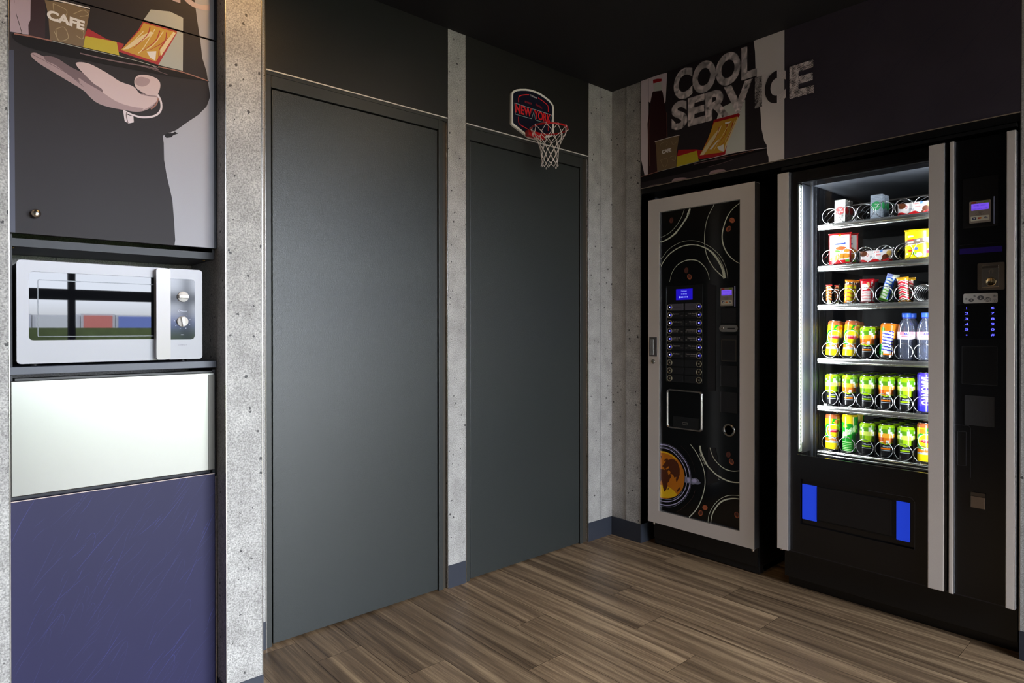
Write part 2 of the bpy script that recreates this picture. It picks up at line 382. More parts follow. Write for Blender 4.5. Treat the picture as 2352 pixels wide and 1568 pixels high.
# pilaster between cupboard and doors, pilaster at the picture edge, cupboard recess walls
PL, PR, PY = -2.1206, -2.0172, -.3357
p = struct(MB().box(PL, PR, PY, 0, 0, ZC).build('pillar', CONC), 'concrete-clad pilaster between the cupboard and the first grey door')
MB().box(PL-.0006, PL, PY+.002, 0, ZB, ZC).build('pillar_side_panel', CONC, p)
p2 = struct(MB().box(-2.72, -2.6036, PY, 0, 0, ZC).build('pillar', CONC), 'concrete-clad pilaster at the far side of the cupboard')
# skirting
def skirt(name, x0, x1, y0, y1, lab): struct(MB().box(x0, x1, y0, y1, 0, ZB).build(name, BASE), lab)
skirt('baseboard_back', -1.1003, -1.0043, -.0022, .01, 'blue-grey skirting between the two doors')
skirt('baseboard_back', -2.017, -1.8845, -.0022, .01, 'blue-grey skirting beside the first door')
skirt('baseboard_back', -.1935, -.0022, -.0022, .01, 'blue-grey skirting in the corner beside the second door')
skirt('baseboard_right', -.0052, .01, -.1975, 0, 'dark skirting on the side wall next to the coffee machine')
skirt('baseboard_right', -.001, .3, -.1992, -.1968, 'dark skirting on the niche side')
skirt('baseboard_right', -.0022, .01, -4, -1.7665, 'dark skirting beyond the snack machine')
skirt('baseboard_left', PL-.0012, PR+.001, PY-.0022, PY+.2, 'blue-grey skirting of the pilaster beside the cupboard')
skirt('baseboard_left', -2.72, -2.6030, PY-.0022, PY+.1, 'blue-grey skirting of the pilaster at the picture edge')
# polished edge profiles
E_ = [(PL-.001, PL+.002, PY-.001, PY+.003, ZB, ZC), (PR-.002, PR+.0008, PY-.001, PY+.003, ZB, ZC),
      (-2.6056, -2.6026, PY-.001, PY+.003, ZB, ZC),
      (-1.8835, -1.8805, -.003, .004, 0, ZC), (-1.1038, -1.1010, -.003, .004, 0, ZC), (-1.0046, -1.0015, -.003, .004, 0, ZC), (-.1972, -.1935, -.003, .004, 0, ZC),
      (-.0052, -.0010, -.1008, -.0986, ZB, ZC), (-.0055, .0010, -.1985, -.1950, ZB, ZC), (-.0045, .001, -1.7690, -1.7650, ZB, ZC)]
labs = ['edge of the pilaster facing the cupboard', 'edge of the pilaster facing the first door', 'edge of the pilaster at the picture edge', 'beside the first door towards the cupboard',
        'beside the first door towards the second', 'beside the second door towards the first', 'beside the second door towards the corner', 'joint of the side wall panels', 'corner of the machine niche', 'far edge of the machine niche']
for i, (q, lb) in enumerate(zip(E_, labs)): struct(MB().box(*q).build('trim_%d' % (i+1), CHROME, bevel=.0006), 'slim polished metal edge strip, ' + lb)
struct(MB().box(-1.8800, -1.1040, -.004, .0, ZT-.004, ZT).build('trim_11', M('bright_trim', (225, 220, 212), .35)), 'slim metal strip above the first door')
struct(MB().box(-1.0015, -.1972, -.004, .0, ZT-.004, ZT).build('trim_12', M('bright_trim', (225, 220, 212), .35)), 'slim metal strip above the second door')
struct(MB().box(-.008, -.004, -1.766, -.1985, ZP-.003, ZP).build('trim_13', M('edge_beige', (150, 135, 120), .4)), 'thin light edge under the printed fascia')

def door(name, x0, x1, lx0, lx1, ztop, label, rec):
    d = struct(thing(name, None, None, ((lx0+lx1)/2, 0, 0)), label)
    fr = MB(); t = ZT-.004
    fr.box(x0, lx0-.005, .004, .09, 0, t).box(lx1+.005, lx1+.026, .004, .09, 0, t).box(lx0-.005, lx1+.005, .004, .09, ztop+.005, t)
    fr.build('door_frame', DFRAME, d, bevel=.0015)
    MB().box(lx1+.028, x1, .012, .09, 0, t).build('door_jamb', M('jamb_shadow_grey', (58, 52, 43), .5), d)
    MB().box(x0, x1, .0015, .05, t-.012, t+.001).build('door_head_strip', DFRAME, d)
    MB().box(lx0, lx1, .008, .048, .007, ztop).build('door_leaf', DPAINT, d, bevel=.0012)
    MB().box(lx0-.006, lx1+.006, .055, .06, 0, ztop+.006).build('door_rebate', M('rebate_black', (8, 8, 8), .8), d)
    return d
door('door_1', -1.880, -1.104, -1.8545, -1.1500, 1.965, 'plain dark grey door nearer the cupboard, with a slim frame', 0)
door('door_2', -1.0015, -.1972, -.9720, -.2560, 1.955, 'plain dark grey door nearer the corner, with a slim frame', 0)

struct(MB().box(-3.4, -2.62, -11.8, WY-.3, -.12, 3.4).build('side_light_blocker', M('light_blocker_dark', (44, 44, 46), .7)), 'added dark wall outside the shopfront that blocks slanting daylight')  # made-up wall, keeps slanting daylight off the machine wall
# ------------------------------------------------------------------ what the shopfront looks out on (seen in reflections)
struct(MB().box(-60, 90, -140, WY-.3, -.25, -.12).build('pavement', M('grey_asphalt_paving', (104, 103, 101), .85)), 'pale paving outside the shopfront')
tag(MB().box(-2.55, 25, -9.9, -9.1, -.12, 1.14).build('hedge', M('hedge_green', (116, 132, 78), .9, noise=(8, .6), bump=(12, 1))), 'long clipped green hedge outside the shopfront', 'hedge')
for i, (x0, x1, h, c, nm) in enumerate([(2.5, 10, 3.0, (120, 150, 225), 'blue'), (10.1, 15, 2.9, (238, 240, 242), 'white'), (15.1, 18.9, 3.1, (240, 140, 128), 'red'), (19, 30, 3.0, (130, 150, 225), 'violet')]):
    b = thing('retail_building', 'low %s-fronted retail building beyond the hedge outside' % nm, 'building', ((x0+x1)/2, -95, -.12))
    MB().box(x0, x1, -101, -95, -.12, h).build('building_shell', M('render_white', (225, 226, 230), .7), b)
    MB().box(x0+.3, x1-.3, -95, -94.9, 1.1, h-.2).build('shop_fascia', M('shop_'+nm, c, .6), b)
    for k in range(4): MB().box(x0+.3+k*(x1-x0)/4, x0+.3+(k+.6)*(x1-x0)/4, -95, -94.92, 0, 1.0).build('shop_window', M('shop_glass', (60, 70, 80), .2), b)
tr = thing('street_tree', 'bare thin tree outside the shopfront', 'tree', (-2.2, -12, -.12))
tb = MB(); rr = random.Random(5)
tb.tube([(-2.2, -12, -.12), (-2.3, -12, 1.5), (-2.15, -12, 3.0), (-2.3, -12, 4.6)], [.10, .09, .07, .03], 8)
for k in range(34):
    z = 1.9+rr.random()*2.4; a = rr.random()*6.28; L = .6+rr.random()*1.2
    tb.tube([(-2.22, -12, z), (-2.22+math.cos(a)*L*.5, -12+math.sin(a)*L*.5, z+L*.25), (-2.22+math.cos(a)*L, -12+math.sin(a)*L, z+L*.35-.2*rr.random())], [.02, .012, .005], 5)
tb.build('trunk_and_branches', M('bark', (60, 54, 50), .9), tr)
# ------------------------------------------------------------------ cupboard with printed doors, microwave shelf and stainless flap
CL, CR, CY = -2.6010, -2.1215, -.255
cb = thing('cupboard', 'tall built-in cupboard with printed upper doors, microwave niche, stainless flap and blue lower door', 'cupboard', ((CL+CR)/2, -.05, 0))
CARC = M('dark_carcass_laminate', (38, 38, 44), .5)
w = MB()
w.box(CL, CL+.008, CY+.012, .40, .05, 2.40).box(CR-.0085, CR-.0005, CY+.012, .40, 1.345, 2.40).box(CR-.0085, CR-.0005, CY+.012, .40, .05, 1.0)
w.box(CL, CR-.001, .38, .40, .05, 2.40).box(CL, CR-.001, CY+.014, .40, 1.325, 1.345).box(CL, CR-.001, CY+.02, .40, .97, .985).box(CL, CR-.001, CY+.02, .40, .05, .07).box(CL, CR-.001, CY+.03, .40, .69, .705)
w.build('carcass', CARC, cb)
MB().box(CL+.01, CR-.001, .10, .12, .985, 1.325).build('niche_back', M('niche_grey', (52, 51, 58), .6), cb)
MB().box(CL, CR-.0005, CY-.004, .38, 1.008, 1.0275).build('shelf', GREYSH, cb, bevel=.001)
MB().box(CL+.012, CR-.012, CY+.004, CY+.03, .975, .998).build('shelf_rail', MATTB, cb)
# printed doors
DX1 = -2.1290
SUIT = M('print_suit_black', (44, 39, 42), .5, spec=.22, noise=(6, .10)); BGD = M('print_backdrop', (170, 169, 176), .5, spec=.25, noise=(700, .04))
pm = [SUIT, BGD, M('print_tray_black', (24, 20, 22), .5, spec=.2), M('print_skin', (205, 180, 180), .42), M('print_skin_shade', (165, 138, 140), .42), M('print_skin_dark', (112, 88, 92), .42),
      M('print_cuff_white', (220, 205, 210), .42), M('print_red', (165, 22, 32), .42), M('print_yellow', (190, 172, 40), .42), M('print_fries', (196, 148, 46), .42), M('print_fries_light', (225, 205, 160), .42),
      M('print_white', (226, 220, 216), .42), M('print_box_grey', (170, 172, 165), .42), M('print_cup_brown', (120, 98, 70), .42), M('print_cup_line', (170, 150, 115), .42), M('print_bottle', (46, 16, 19), .42), M('print_tray_edge', (150, 100, 85), .42), M('print_blue_tint', (56, 57, 76), .5), M('print_curtain', (170, 150, 160), .42)]
(pSUIT, pBG, pTRAY, pSK, pSK2, pSK3, pCUF, pRED, pYEL, pFRY, pFRL, pWH, pBOX, pCUP, pCUL, pBOT, pTRE, pBLU, pCUR) = range(19)
YF = CY - .0075
class Art:                       # prints stacked in hair-thin layers on a board that faces -y or -x
    def __init__(s, mb, ax, base, clip=None): s.mb, s.ax, s.b, s.k, s.clip = mb, ax, base, 0, clip
    def pt(s, a, z):
        d = s.b - .00002*s.k
        return (a, d, z) if s.ax == 'y' else (d, a, z)
    def cl(s, pts):
        if not s.clip: return pts
        a0, a1, z0, z1 = s.clip
        for k, lim, sg in ((0, a0, 1), (0, a1, -1), (1, z0, 1), (1, z1, -1)):
            out = []
            for i in range(len(pts)):
                p, q = pts[i-1], pts[i]; ip, iq = (p[k]-lim)*sg >= 0, (q[k]-lim)*sg >= 0
                if ip != iq:
                    t = (lim-p[k])/(q[k]-p[k]); out.append((p[0]+(q[0]-p[0])*t, p[1]+(q[1]-p[1])*t))
                if iq: out.append(q)
            pts = out
            if not pts: return []
        return pts
    def fill(s, pts, m, sm=False):
        s.k += 1; P = smooth_loop(pts) if sm else pts; P = s.cl(P)
        if len(P) > 2: s.mb.poly([s.pt(*p) for p in P], m)
        return s
    def line(s, pts, w, m, sm=True):
        s.k += 1; P = spline(pts) if sm else pts; n = len(P)
        for i in range(n-1):
            a, b = P[i], P[i+1]; dx, dy = b[0]-a[0], b[1]-a[1]; d = math.hypot(dx, dy) or 1
            wa = w(i/(n-1)) if callable(w) else w; wb = w((i+1)/(n-1)) if callable(w) else w
            nx, ny = -dy/d, dx/d
            q = s.cl([(a[0]+nx*wa/2, a[1]+ny*wa/2), (b[0]+nx*wb/2, b[1]+ny*wb/2), (b[0]-nx*wb/2, b[1]-ny*wb/2), (a[0]-nx*wa/2, a[1]-ny*wa/2)])
            if len(q) > 2: s.mb.poly([s.pt(*p) for p in q], m)
        return s
    def text(s, body, pos, h, m, rot=0., **kw):
        s.k += 1; U = Vector(UY if s.ax == 'y' else UX); V = Vector(VZ)
        if rot: U, V = U*math.cos(rot)+V*math.sin(rot), V*math.cos(rot)-U*math.sin(rot)
        s.mb.text(body, s.pt(*pos), U, V, h, m, **kw); return s

for part in ('lower', 'upper'):
    z0, z1 = (1.3555, 1.9595) if part == 'lower' else (1.9630, 2.395)
    mb = MB().box(CL+.0005, DX1+.0068, CY-.0074, CY+.011, z0, z1, 0)
    d = None
    a = Art(mb, 'y', YF, (CL+.0015, DX1, z0+.0008, z1-.0008))
    a.fill([(CL, z0), (DX1, z0), (DX1, z1), (CL, z1)], pSUIT)
    a.fill([(-2.2357,1.3472),(-2.2327,1.3709),(-2.2355,1.4221),(-2.2396,1.4823),(-2.2542,1.55),(-2.2604,1.5907),(-2.2611,1.6369),(-2.2632,1.6573),(-2.2285,1.6807),(-2.1982,1.7107),(-2.1717,1.7355),(-2.1492,1.7647),(-2.1391,1.7961),(-2.1445,1.8334),(-2.149,1.866),(-2.1602,1.9014),(-2.1654,1.9478),(-2.1733,2.0027),(-2.1821,2.0713),(-2.1885,2.1545),(-2.0739,2.1978),(-2.0757,1.3607)], pBG)
    if part == 'lower':
        a.fill([(-2.6063,1.7954),(-2.5891,1.8004),(-2.5878,1.346),(-2.6076,1.3441)], pBLU)
        a.fill([(-2.2581,1.6625),(-2.2497,1.6679),(-2.2392,1.6691),(-2.2328,1.6751),(-2.2251,1.6711),(-2.2371,1.664),(-2.2413,1.6575),(-2.254,1.6531),(-2.259,1.6567)], pTRAY)
        for q in ([(-2.2472,1.6684),(-2.24,1.6722)]): a.fill(circ(q[0], q[1], .0009, n=8), pWH)
    # tray, bottle, cup, packets, fries box
    a.fill([(-2.5916,1.9454),(-2.5885,1.9222),(-2.5837,1.8832),(-2.5742,1.8455),(-2.5967,1.8426),(-2.5962,2.0002)], pCUR)
    a.fill([(-2.5906,1.9578),(-2.5863,1.8986),(-2.5726,1.844),(-2.5605,1.8465),(-2.5571,1.8836),(-2.5555,1.9704)], pCUR, False)
    a.fill([(-2.5542,1.975),(-2.5571,1.8836),(-2.5611,1.8701),(-2.5605,1.8395),(-2.5279,1.8432),(-2.527,1.9183),(-2.5302,1.9837)], pBOT)
    a.fill([(-2.5283,1.9428),(-2.521,1.9078),(-2.5177,1.8462),(-2.4762,1.8439),(-2.4477,1.848),(-2.4422,1.8906),(-2.433,1.9488),(-2.476,1.9502)], pCUP)
    a.line([(-2.5276,1.9489),(-2.483,1.9516),(-2.433,1.9531)], .003, pWH, False)
    for ls in ([(-2.5113,1.9403),(-2.4837,1.9319),(-2.4883,1.9143),(-2.5073,1.9165),(-2.5113,1.9403)], [(-2.5057,1.8771),(-2.4884,1.8868),(-2.4797,1.8641),(-2.4919,1.8519),(-2.5023,1.853),(-2.5057,1.8771)], [(-2.469,1.927),(-2.4475,1.9439),(-2.4367,1.9355),(-2.4547,1.9252)], [(-2.4637,1.8924),(-2.4476,1.8889),(-2.4495,1.869),(-2.462,1.8737)], [(-2.5091,1.8698),(-2.5006,1.8514)]):
        a.line(ls, .0015, pCUL)
    a.text('CAFE', (-2.4849,1.8964), .021, pWH, rot=-.06, bold=.05, width=.079)
    a.fill([(-2.4386,1.9003),(-2.3962,1.8851),(-2.3562,1.8839),(-2.3659,1.861),(-2.3774,1.8532),(-2.4459,1.8744)], pRED)
    a.fill([(-2.4433,1.879),(-2.3735,1.8845),(-2.3674,1.8494),(-2.4485,1.8465)], pYEL)
    a.fill([(-2.2924,1.9974),(-2.2448,2.0077),(-2.211,2.001),(-2.2122,1.8513),(-2.2743,1.8507),(-2.2986,1.9306),(-2.3115,1.9606)], pBOX)
    a.fill([(-2.3098,1.9625),(-2.2279,1.9595),(-2.2271,1.9527),(-2.2743,1.8507),(-2.3674,1.8596),(-2.362,1.8688),(-2.3227,1.9322)], pRED)
    a.fill([(-2.3099,1.9557),(-2.23,1.9541),(-2.2805,1.8582),(-2.3639,1.866),(-2.3425,1.8969),(-2.3187,1.9334)], pFRY)
    a.fill([(-2.3148,1.9188),(-2.2925,1.937),(-2.2844,1.935),(-2.3148,1.903),(-2.3465,1.8733),(-2.3601,1.868)], pFRL)
    a.fill([(-2.2364,1.9535),(-2.23,1.9518),(-2.268,1.8755),(-2.2701,1.8933)], pFRL)
    a.fill([(-2.3028,1.8792),(-2.2792,1.887),(-2.2817,1.8601),(-2.2947,1.8656)], pWH)
    for q in ([(-2.27,1.9464),(-2.2824,1.9127),(-2.3149,1.8758)], [(-2.2533,1.9469),(-2.2596,1.9195),(-2.2947,1.8862)], [(-2.2945,1.9478),(-2.3027,1.9225),(-2.3347,1.879)], [(-2.2491,1.9319),(-2.2701,1.8979),(-2.2743,1.8691)]): a.line(q, lambda t: .0022*(1-t)+.0008, pRED)
    for q in ([(-2.2823,1.9471),(-2.3108,1.886),(-2.3229,1.8689)], [(-2.2617,1.9466),(-2.2824,1.9081),(-2.3028,1.8838)], [(-2.2407,1.9415),(-2.2576,1.9155),(-2.266,1.8807)], [(-2.3107,1.9314),(-2.3347,1.897),(-2.3543,1.8733)]): a.line(q, .002, pFRL)
    a.fill([(-2.5903,1.8405),(-2.5177,1.8462),(-2.3736,1.8499),(-2.2535,1.8495),(-2.1445,1.8406),(-2.1759,1.8349),(-2.2536,1.8263),(-2.3736,1.8189),(-2.5178,1.8128),(-2.5775,1.818)], pTRAY, True)
    a.line([(-2.5887,1.8398),(-2.5513,1.8435),(-2.5143,1.8447)], .0032, pTRE); a.line([(-2.5143,1.8447),(-2.4405,1.8458),(-2.3348,1.8475),(-2.2743,1.8438)], .0014, pBOX); a.line([(-2.2743,1.8461),(-2.211,1.847),(-2.1454,1.8399)], .0030, pTRE)
    if part == 'lower':
        a.line([(-2.455,1.8309),(-2.3736,1.8322),(-2.3029,1.8383),(-2.2743,1.8369),(-2.2866,1.8427)], .003, pSK3); a.line([(-2.3963,1.8324),(-2.311,1.836),(-2.2494,1.8297)], .0012, pSK3)
        # hand under the tray
        a.fill([(-2.556,1.801),(-2.5464,1.8054),(-2.5307,1.8008),(-2.4904,1.7932),(-2.4587,1.7656),(-2.4262,1.7394),(-2.404,1.7493),(-2.3584,1.7517),(-2.2766,1.7673),(-2.2787,1.7484),(-2.2951,1.7262),(-2.3232,1.7098),(-2.3585,1.7071),(-2.3966,1.7072),(-2.4226,1.7142),(-2.4408,1.7315),(-2.4552,1.7408),(-2.473,1.7491),(-2.5077,1.7654),(-2.5381,1.78),(-2.554,1.7921)], pSK2, True)
        a.fill([(-2.5287,1.8022),(-2.5178,1.8053),(-2.5024,1.8038),(-2.4764,1.7907),(-2.4407,1.7789),(-2.4114,1.7649),(-2.3965,1.7424),(-2.4115,1.7387),(-2.4335,1.7419),(-2.4587,1.757),(-2.4834,1.7718),(-2.5076,1.7863),(-2.5263,1.7916)], pSK3, True)
        a.fill([(-2.4633,1.8037),(-2.4514,1.8087),(-2.4334,1.809),(-2.4113,1.802),(-2.3889,1.7927),(-2.3661,1.781),(-2.3349,1.7755),(-2.3151,1.7579),(-2.2786,1.7599),(-2.2807,1.747),(-2.3072,1.7212),(-2.3351,1.7103),(-2.3739,1.7125),(-2.4041,1.723),(-2.4059,1.7488),(-2.4262,1.7611),(-2.4515,1.7847),(-2.4622,1.7967)], pSK, True)
        a.fill([(-2.4587,1.7656),(-2.4408,1.7574),(-2.4115,1.7452),(-2.3739,1.7258),(-2.339,1.7206),(-2.3112,1.7216),(-2.3272,1.7107),(-2.3662,1.7076),(-2.4041,1.709),(-2.4263,1.7177),(-2.4444,1.7349)], pSK2, True)
        a.fill([(-2.3309,1.799),(-2.319,1.8112),(-2.2949,1.8153),(-2.2744,1.8092),(-2.2695,1.7944),(-2.2745,1.7724),(-2.2827,1.7612),(-2.299,1.7609),(-2.3231,1.7695),(-2.3318,1.7808)], pSK, True)
        a.fill([(-2.329,1.7973),(-2.315,1.8068),(-2.2949,1.8039),(-2.301,1.7887),(-2.3151,1.7805),(-2.329,1.7838)], pSK2, True)
        a.line([(-2.3231,1.7695),(-2.3031,1.7599),(-2.2807,1.7626)], .0018, pSK3); a.line([(-2.556,1.801),(-2.5314,1.7914),(-2.4834,1.7718),(-2.448,1.7469)], .0014, pSK3)
        a.line([(-2.2766,1.7682),(-2.2683,1.7509),(-2.2684,1.7278),(-2.2829,1.7084),(-2.3113,1.6975),(-2.3351,1.6981),(-2.3585,1.7049)], .0050, pCUF)
        a.fill([(-2.3593,1.7061),(-2.3508,1.7053),(-2.3489,1.6959),(-2.3351,1.6945),(-2.334,1.679),(-2.347,1.6731),(-2.3555,1.6775)], pCUF)
        a.line([(-2.3508,1.7022),(-2.3516,1.6909),(-2.3477,1.6738)], .0022, pSK3); a.line([(-2.293,1.7244),(-2.2807,1.7387),(-2.2745,1.7586)], .0035, pTRE)
    if part == 'upper': a.text('SERVIC', ((CL+DX1)/2+.06, ((-2.1799,2.0435))[1]), .052, pCUR, width=.33, bold=.045)
    dd = mb.build('door', pm, cb)
    tag(dd, 'printed flap door with the top of the picture' if part == 'upper' else 'printed door showing a hand carrying a tray')
    dark_edge = MB().box(DX1, DX1+.0068, CY-.0078, CY-.0074, z0, z1).build('door_edge', M('edge_blue_black', (40, 44, 56), .4), dd)
    if part == 'lower':
        kx, kz = (-2.5486,1.4051)
        MB().lathe([(.004, 0), (.004, -.008), (.0085, -.011), (.0105, -.016), (.0095, -.021), (.005, -.0235), (0, -.024)], (kx, YF, kz), 'y', 28).build('knob', M('brushed_nickel', (215, 205, 190), .22, 1.), dd)
# stainless flap below the shelf
fz0, fz1 = .7085, .9930
fl = MB().box(CL+.003, CR-.0075, CY-.004, CY+.006, fz0, fz1, 0).build('flap', STEEL, cb, bevel=.002)
tag(fl, 'brushed stainless steel flap')
MB().box(CR-.0245, CR-.0072, CY-.0055, CY-.0040, fz0+.002, fz1-.006).build('flap_edge', M('steel_dim_reflection', (84, 82, 78), .45, 1.), fl)  # darker strip paints the dim reflection along the flap's bent edge
# blue lower door with scribbled pattern and piano hinge
BLUE = M('print_violet_blue', (43, 41, 72), .5, spec=.25, noise=(3, .10)); BL2 = M('print_scribble', (58, 58, 112), .5, spec=.3); BL3 = M('print_scribble_faint', (52, 51, 92), .5, spec=.3)
mb = MB().box(CL+.003, CR-.0065, CY-.004, CY+.012, .055, .6975, 0)
a = Art(mb, 'y', CY-.0041, (CL+.004, CR-.007, .06, .6965))
rs = random.Random(11)
for k in range(210):
    x = CL+rs.random()*.5; z = .05+rs.random()*.66; L = .02+rs.random()*.12; an = math.radians(38+rs.random()*32)
    bend = (rs.random()-.5)*.014
    P = [(x, z), (x+L*.5*math.cos(an)+bend*.4, z+L*.5*math.sin(an)-bend*.4), (x+L*math.cos(an), z+L*math.sin(an))]
    if rs.random() < .06: P = P + [(P[-1][0]+.006, P[-1][1]-.012), (P[-1][0]-.002, P[-1][1]-.05)]
    wd_ = .0005+rs.random()*.0010
    a.k = k % 6; a.line(P, lambda t, w_=wd_: w_*math.sin(PI*min(.97, max(.06, t))), 1 if rs.random() < .25 else 2)
bd = mb.build('door', [BLUE, BL2, BL3], cb); tag(bd, 'violet-blue lower door with a scribbled print')
MB().box(CL+.003, CR-.0065, CY-.0046, CY-.004, .6965, .6985).build('door_edge', M('edge_cream', (200, 180, 170), .4), bd)
MB().box(CR-.0055, CR-.0015, CY-.006, CY-.001, .055, .694).build('hinge_leaf', M('hinge_black', (12, 12, 12), .6), bd)
hb = MB(); z = .058
while z < .69:
    hb.lathe([(.0019, z), (.0019, z+.0265)], (CR-.0045, CY-.0062, 0), 'z', 10); z += .0275
hb.build('piano_hinge', M('hinge_steel', (190, 175, 165), .3, 1.), bd)
for (x, z) in ((CL+.012, 1.3235), (CR-.02, 1.3235)): MB().lathe([(.004, 0), (.004, .0015)], (x, CY+.05, z-.0005), 'z', 10).build('screw_cap', M('brass_screw', (190, 150, 80), .3, 1.), cb)
MB().box(CL+.001, CR-.002, CY+.03, CY+.045, 0, .05).build('plinth', MATTB, cb)

# ------------------------------------------------------------------ microwave on the shelf
mwc = (-2.3768, -.10, 1.0278)
mw = thing('microwave', 'white compact microwave oven with two dials on the cupboard shelf', 'microwave', mwc)
mx0, mx1, mz0, mz1, my = -2.5905, -2.1638, 1.0345, 1.2905, -.2600
sp = -2.2515                      # split between door and control side
MB().box(mx0+.004, mx1-.004, my+.016, .012, mz0+.003, mz1-.003).build('body', M('white_metal_case', (205, 205, 208), .35), mw, bevel=.004)
for x in (mx0+.04, mx1-.04):
    for y in (my+.05, -.03): MB().lathe([(.012, mwc[2]), (.010, mz0+.005)], (x, y, 0), 'z', 16).build('foot', MATTB, mw)
wx0, wx1, wz0, wz1 = -2.5665, -2.2530, 1.0925, 1.2630
fo = rrect(mx0, sp-.0008, mz0, mz1, .009, 5); fi = rrect(wx0, wx1-.001, wz0, wz1, .009, 5)
fr = MB(); n = len(fo)
fr.ring(fo, fi, lambda a_, z_: (a_, my, z_)); fr.ring(fo, fo, lambda a_, z_: (a_, my, z_))
v0 = [(a_, my, z_) for a_, z_ in fo] + [(a_, my+.016, z_) for a_, z_ in fo]; fr.add(v0, [(i, (i+1) % n, (i+1) % n+n, i+n) for i in range(n)])
v0 = [(a_, my, z_) for a_, z_ in fi] + [(a_, my+.004, z_) for a_, z_ in fi]; fr.add(v0, [(i, (i+1) % n, (i+1) % n+n, i+n) for i in range(n)])
dm = fr.build('door', WHITEP, mw)
MB().poly([(a_, my+.0035, z_) for a_, z_ in fi]).build('window_glass', M('microwave_dark_glass', (14, 15, 18), .015, spec=.30), dm)
ms = MB()      # perforated screen outline and its dots, printed behind the glass face
ms.ring(rrect(-2.5490, -2.2660, 1.1005, 1.2440, .003, 2), rrect(-2.5470, -2.2680, 1.1025, 1.2420, .002, 2), lambda a_, z_: (a_, my+.0032, z_))
ms.build('screen_border', M('screen_line', (54, 60, 68), .3), dm)
hd = MB(); ht = rrect(-2.2895, -2.2540, mz0+.0015, mz1-.003, .007, 5)
hd.prism(ht, 'y', my-.024, my+.001); hb_ = hd.build('handle', M('handle_ivory_plastic', (186, 182, 180), .2, spec=.35), mw, bevel=.006, seg=4); tag(hb_, 'wide flat vertical door handle')
fo = [(sp+.0008, mz0), (mx1-.009, mz0)] + rrect(mx0, mx1, mz0, mz1, .009, 6)[21:28] + rrect(mx0, mx1, mz0, mz1, .009, 6)[0:7] + [(sp+.0008, mz1)]
cp = MB().prism(fo, 'y', my, my+.016).build('control_side', WHITEP, mw, bevel=.001)
cx0, cx1 = sp+.001, -2.1845
pf = [(cx0, 1.0905), (cx1-.010, 1.0905), (cx1-.003, 1.0935), (cx1, 1.1005), (cx1, 1.2560), (cx1-.003, 1.2612), (cx1-.008, 1.2625), (cx0, 1.2625)]
cpn = MB().py(pf, my-.0004)
pan = cpn.build('control_panel', M('control_glossy_navy', (14, 19, 34), .08, spec=.3), cp)
tm = MB()
tm.text('Autostart', (-2.214, my-.0009, 1.1700), UY, VZ, .0028, width=.017).text('COMPACT', (-2.217, my-.0009, 1.0735), UY, VZ, .0026, 1, width=.024)
tm.text('300W', (-2.2170, my-.0009, 1.1030), UY, VZ, .0018, width=.009)
dc = ((-2.2175,1.1417))
for i, s_ in enumerate(['0', '5', '10', '15', '20', '25', '30', '35']):
    an = math.radians(95-40*i); tm.text(s_, (dc[0]+.0208*math.cos(an), my-.0009, dc[1]+.0212*math.sin(an)-.001), UY, VZ, .0023)
tm.ring(circ(-2.2255, 1.1715, .0028, n=16), circ(-2.2255, 1.1715, .0020, n=16), lambda a_, z_: (a_, my-.0009, z_))
tm.build('lettering', [M('print_pale', (220, 225, 240), .4), M('print_grey_mark', (110, 110, 116), .4)], pan)
KN = M('ivory_dial', (226, 222, 216), .2, coat=.4)
for (px_, pz_), turn in (((-2.2162,1.2121), 0), ((dc), 100)):
    k = MB().lathe([(.0148, 0), (.0148, -.004), (.0142, -.0065), (0, -.0068)], (px_, my-.0004, pz_), 'y', 36)
    ko = k.build('dial', KN, cp)
    tr_ = math.radians(turn); U = Vector((math.cos(tr_), 0, math.sin(tr_))); W = Vector((-math.sin(tr_), 0, math.cos(tr_)))
    g = MB(); c0 = Vector((px_, my-.0068, pz_)); pts = []
    for t_ in (-1, 1):
        for u_ in (-.0138, .0138): pts.append(c0 + U*u_ + W*(.0052*t_))
    top = [c0 + U*u_*.93 + W*(.0040*t_) + Vector((0, -.008, 0)) for t_ in (-1, 1) for u_ in (-.0138, .0138)]
    g.add(pts+top, [(0, 1, 3, 2), (4, 6, 7, 5), (0, 4, 5, 1), (2, 3, 7, 6), (0, 2, 6, 4), (1, 5, 7, 3)])
    g.build('grip', KN, ko, bevel=.001)
mw.rotation_euler = (0, 0, math.radians(1.5))

# ------------------------------------------------------------------ small basketball hoop on the panel above the second door
hp = thing('basketball_hoop', 'mini basketball hoop with NEW YORK backboard and white net above the second door', 'basketball hoop', (-.61, 0, 2.15))
HY = -.014
out = [(-0.7449,2.2102),(-0.7441,2.219),(-0.7403,2.2262),(-0.7296,2.2354),(-0.7142,2.2441),(-0.6909,2.2522),(-0.6555,2.2611),(-0.6235,2.2662),(-0.5911,2.2669),(-0.5583,2.2647),(-0.525,2.2566),(-0.4954,2.2472),(-0.4762,2.2352),(-0.4676,2.2267),(-0.4642,2.2124),(-0.4642,2.1005),(-0.4677,2.0787),(-0.4827,2.0696),(-0.5707,2.0362),(-0.5912,2.0331),(-0.6316,2.0332),(-0.743,2.0727),(-0.7457,2.0779)]
inn = [(-0.7353,2.2083),(-0.7346,2.2162),(-0.7315,2.2221),(-0.7238,2.2291),(-0.7084,2.2369),(-0.687,2.2446),(-0.6555,2.2524),(-0.6256,2.2569),(-0.5952,2.2571),(-0.5666,2.2553),(-0.5333,2.2477),(-0.506,2.2393),(-0.4856,2.2285),(-0.4775,2.2199),(-0.4749,2.2069),(-0.4758,2.0981),(-0.4805,2.0836),(-0.4912,2.0754),(-0.5707,2.0445),(-0.5871,2.0421),(-0.6276,2.0419),(-0.7316,2.0795),(-0.7354,2.0843)]
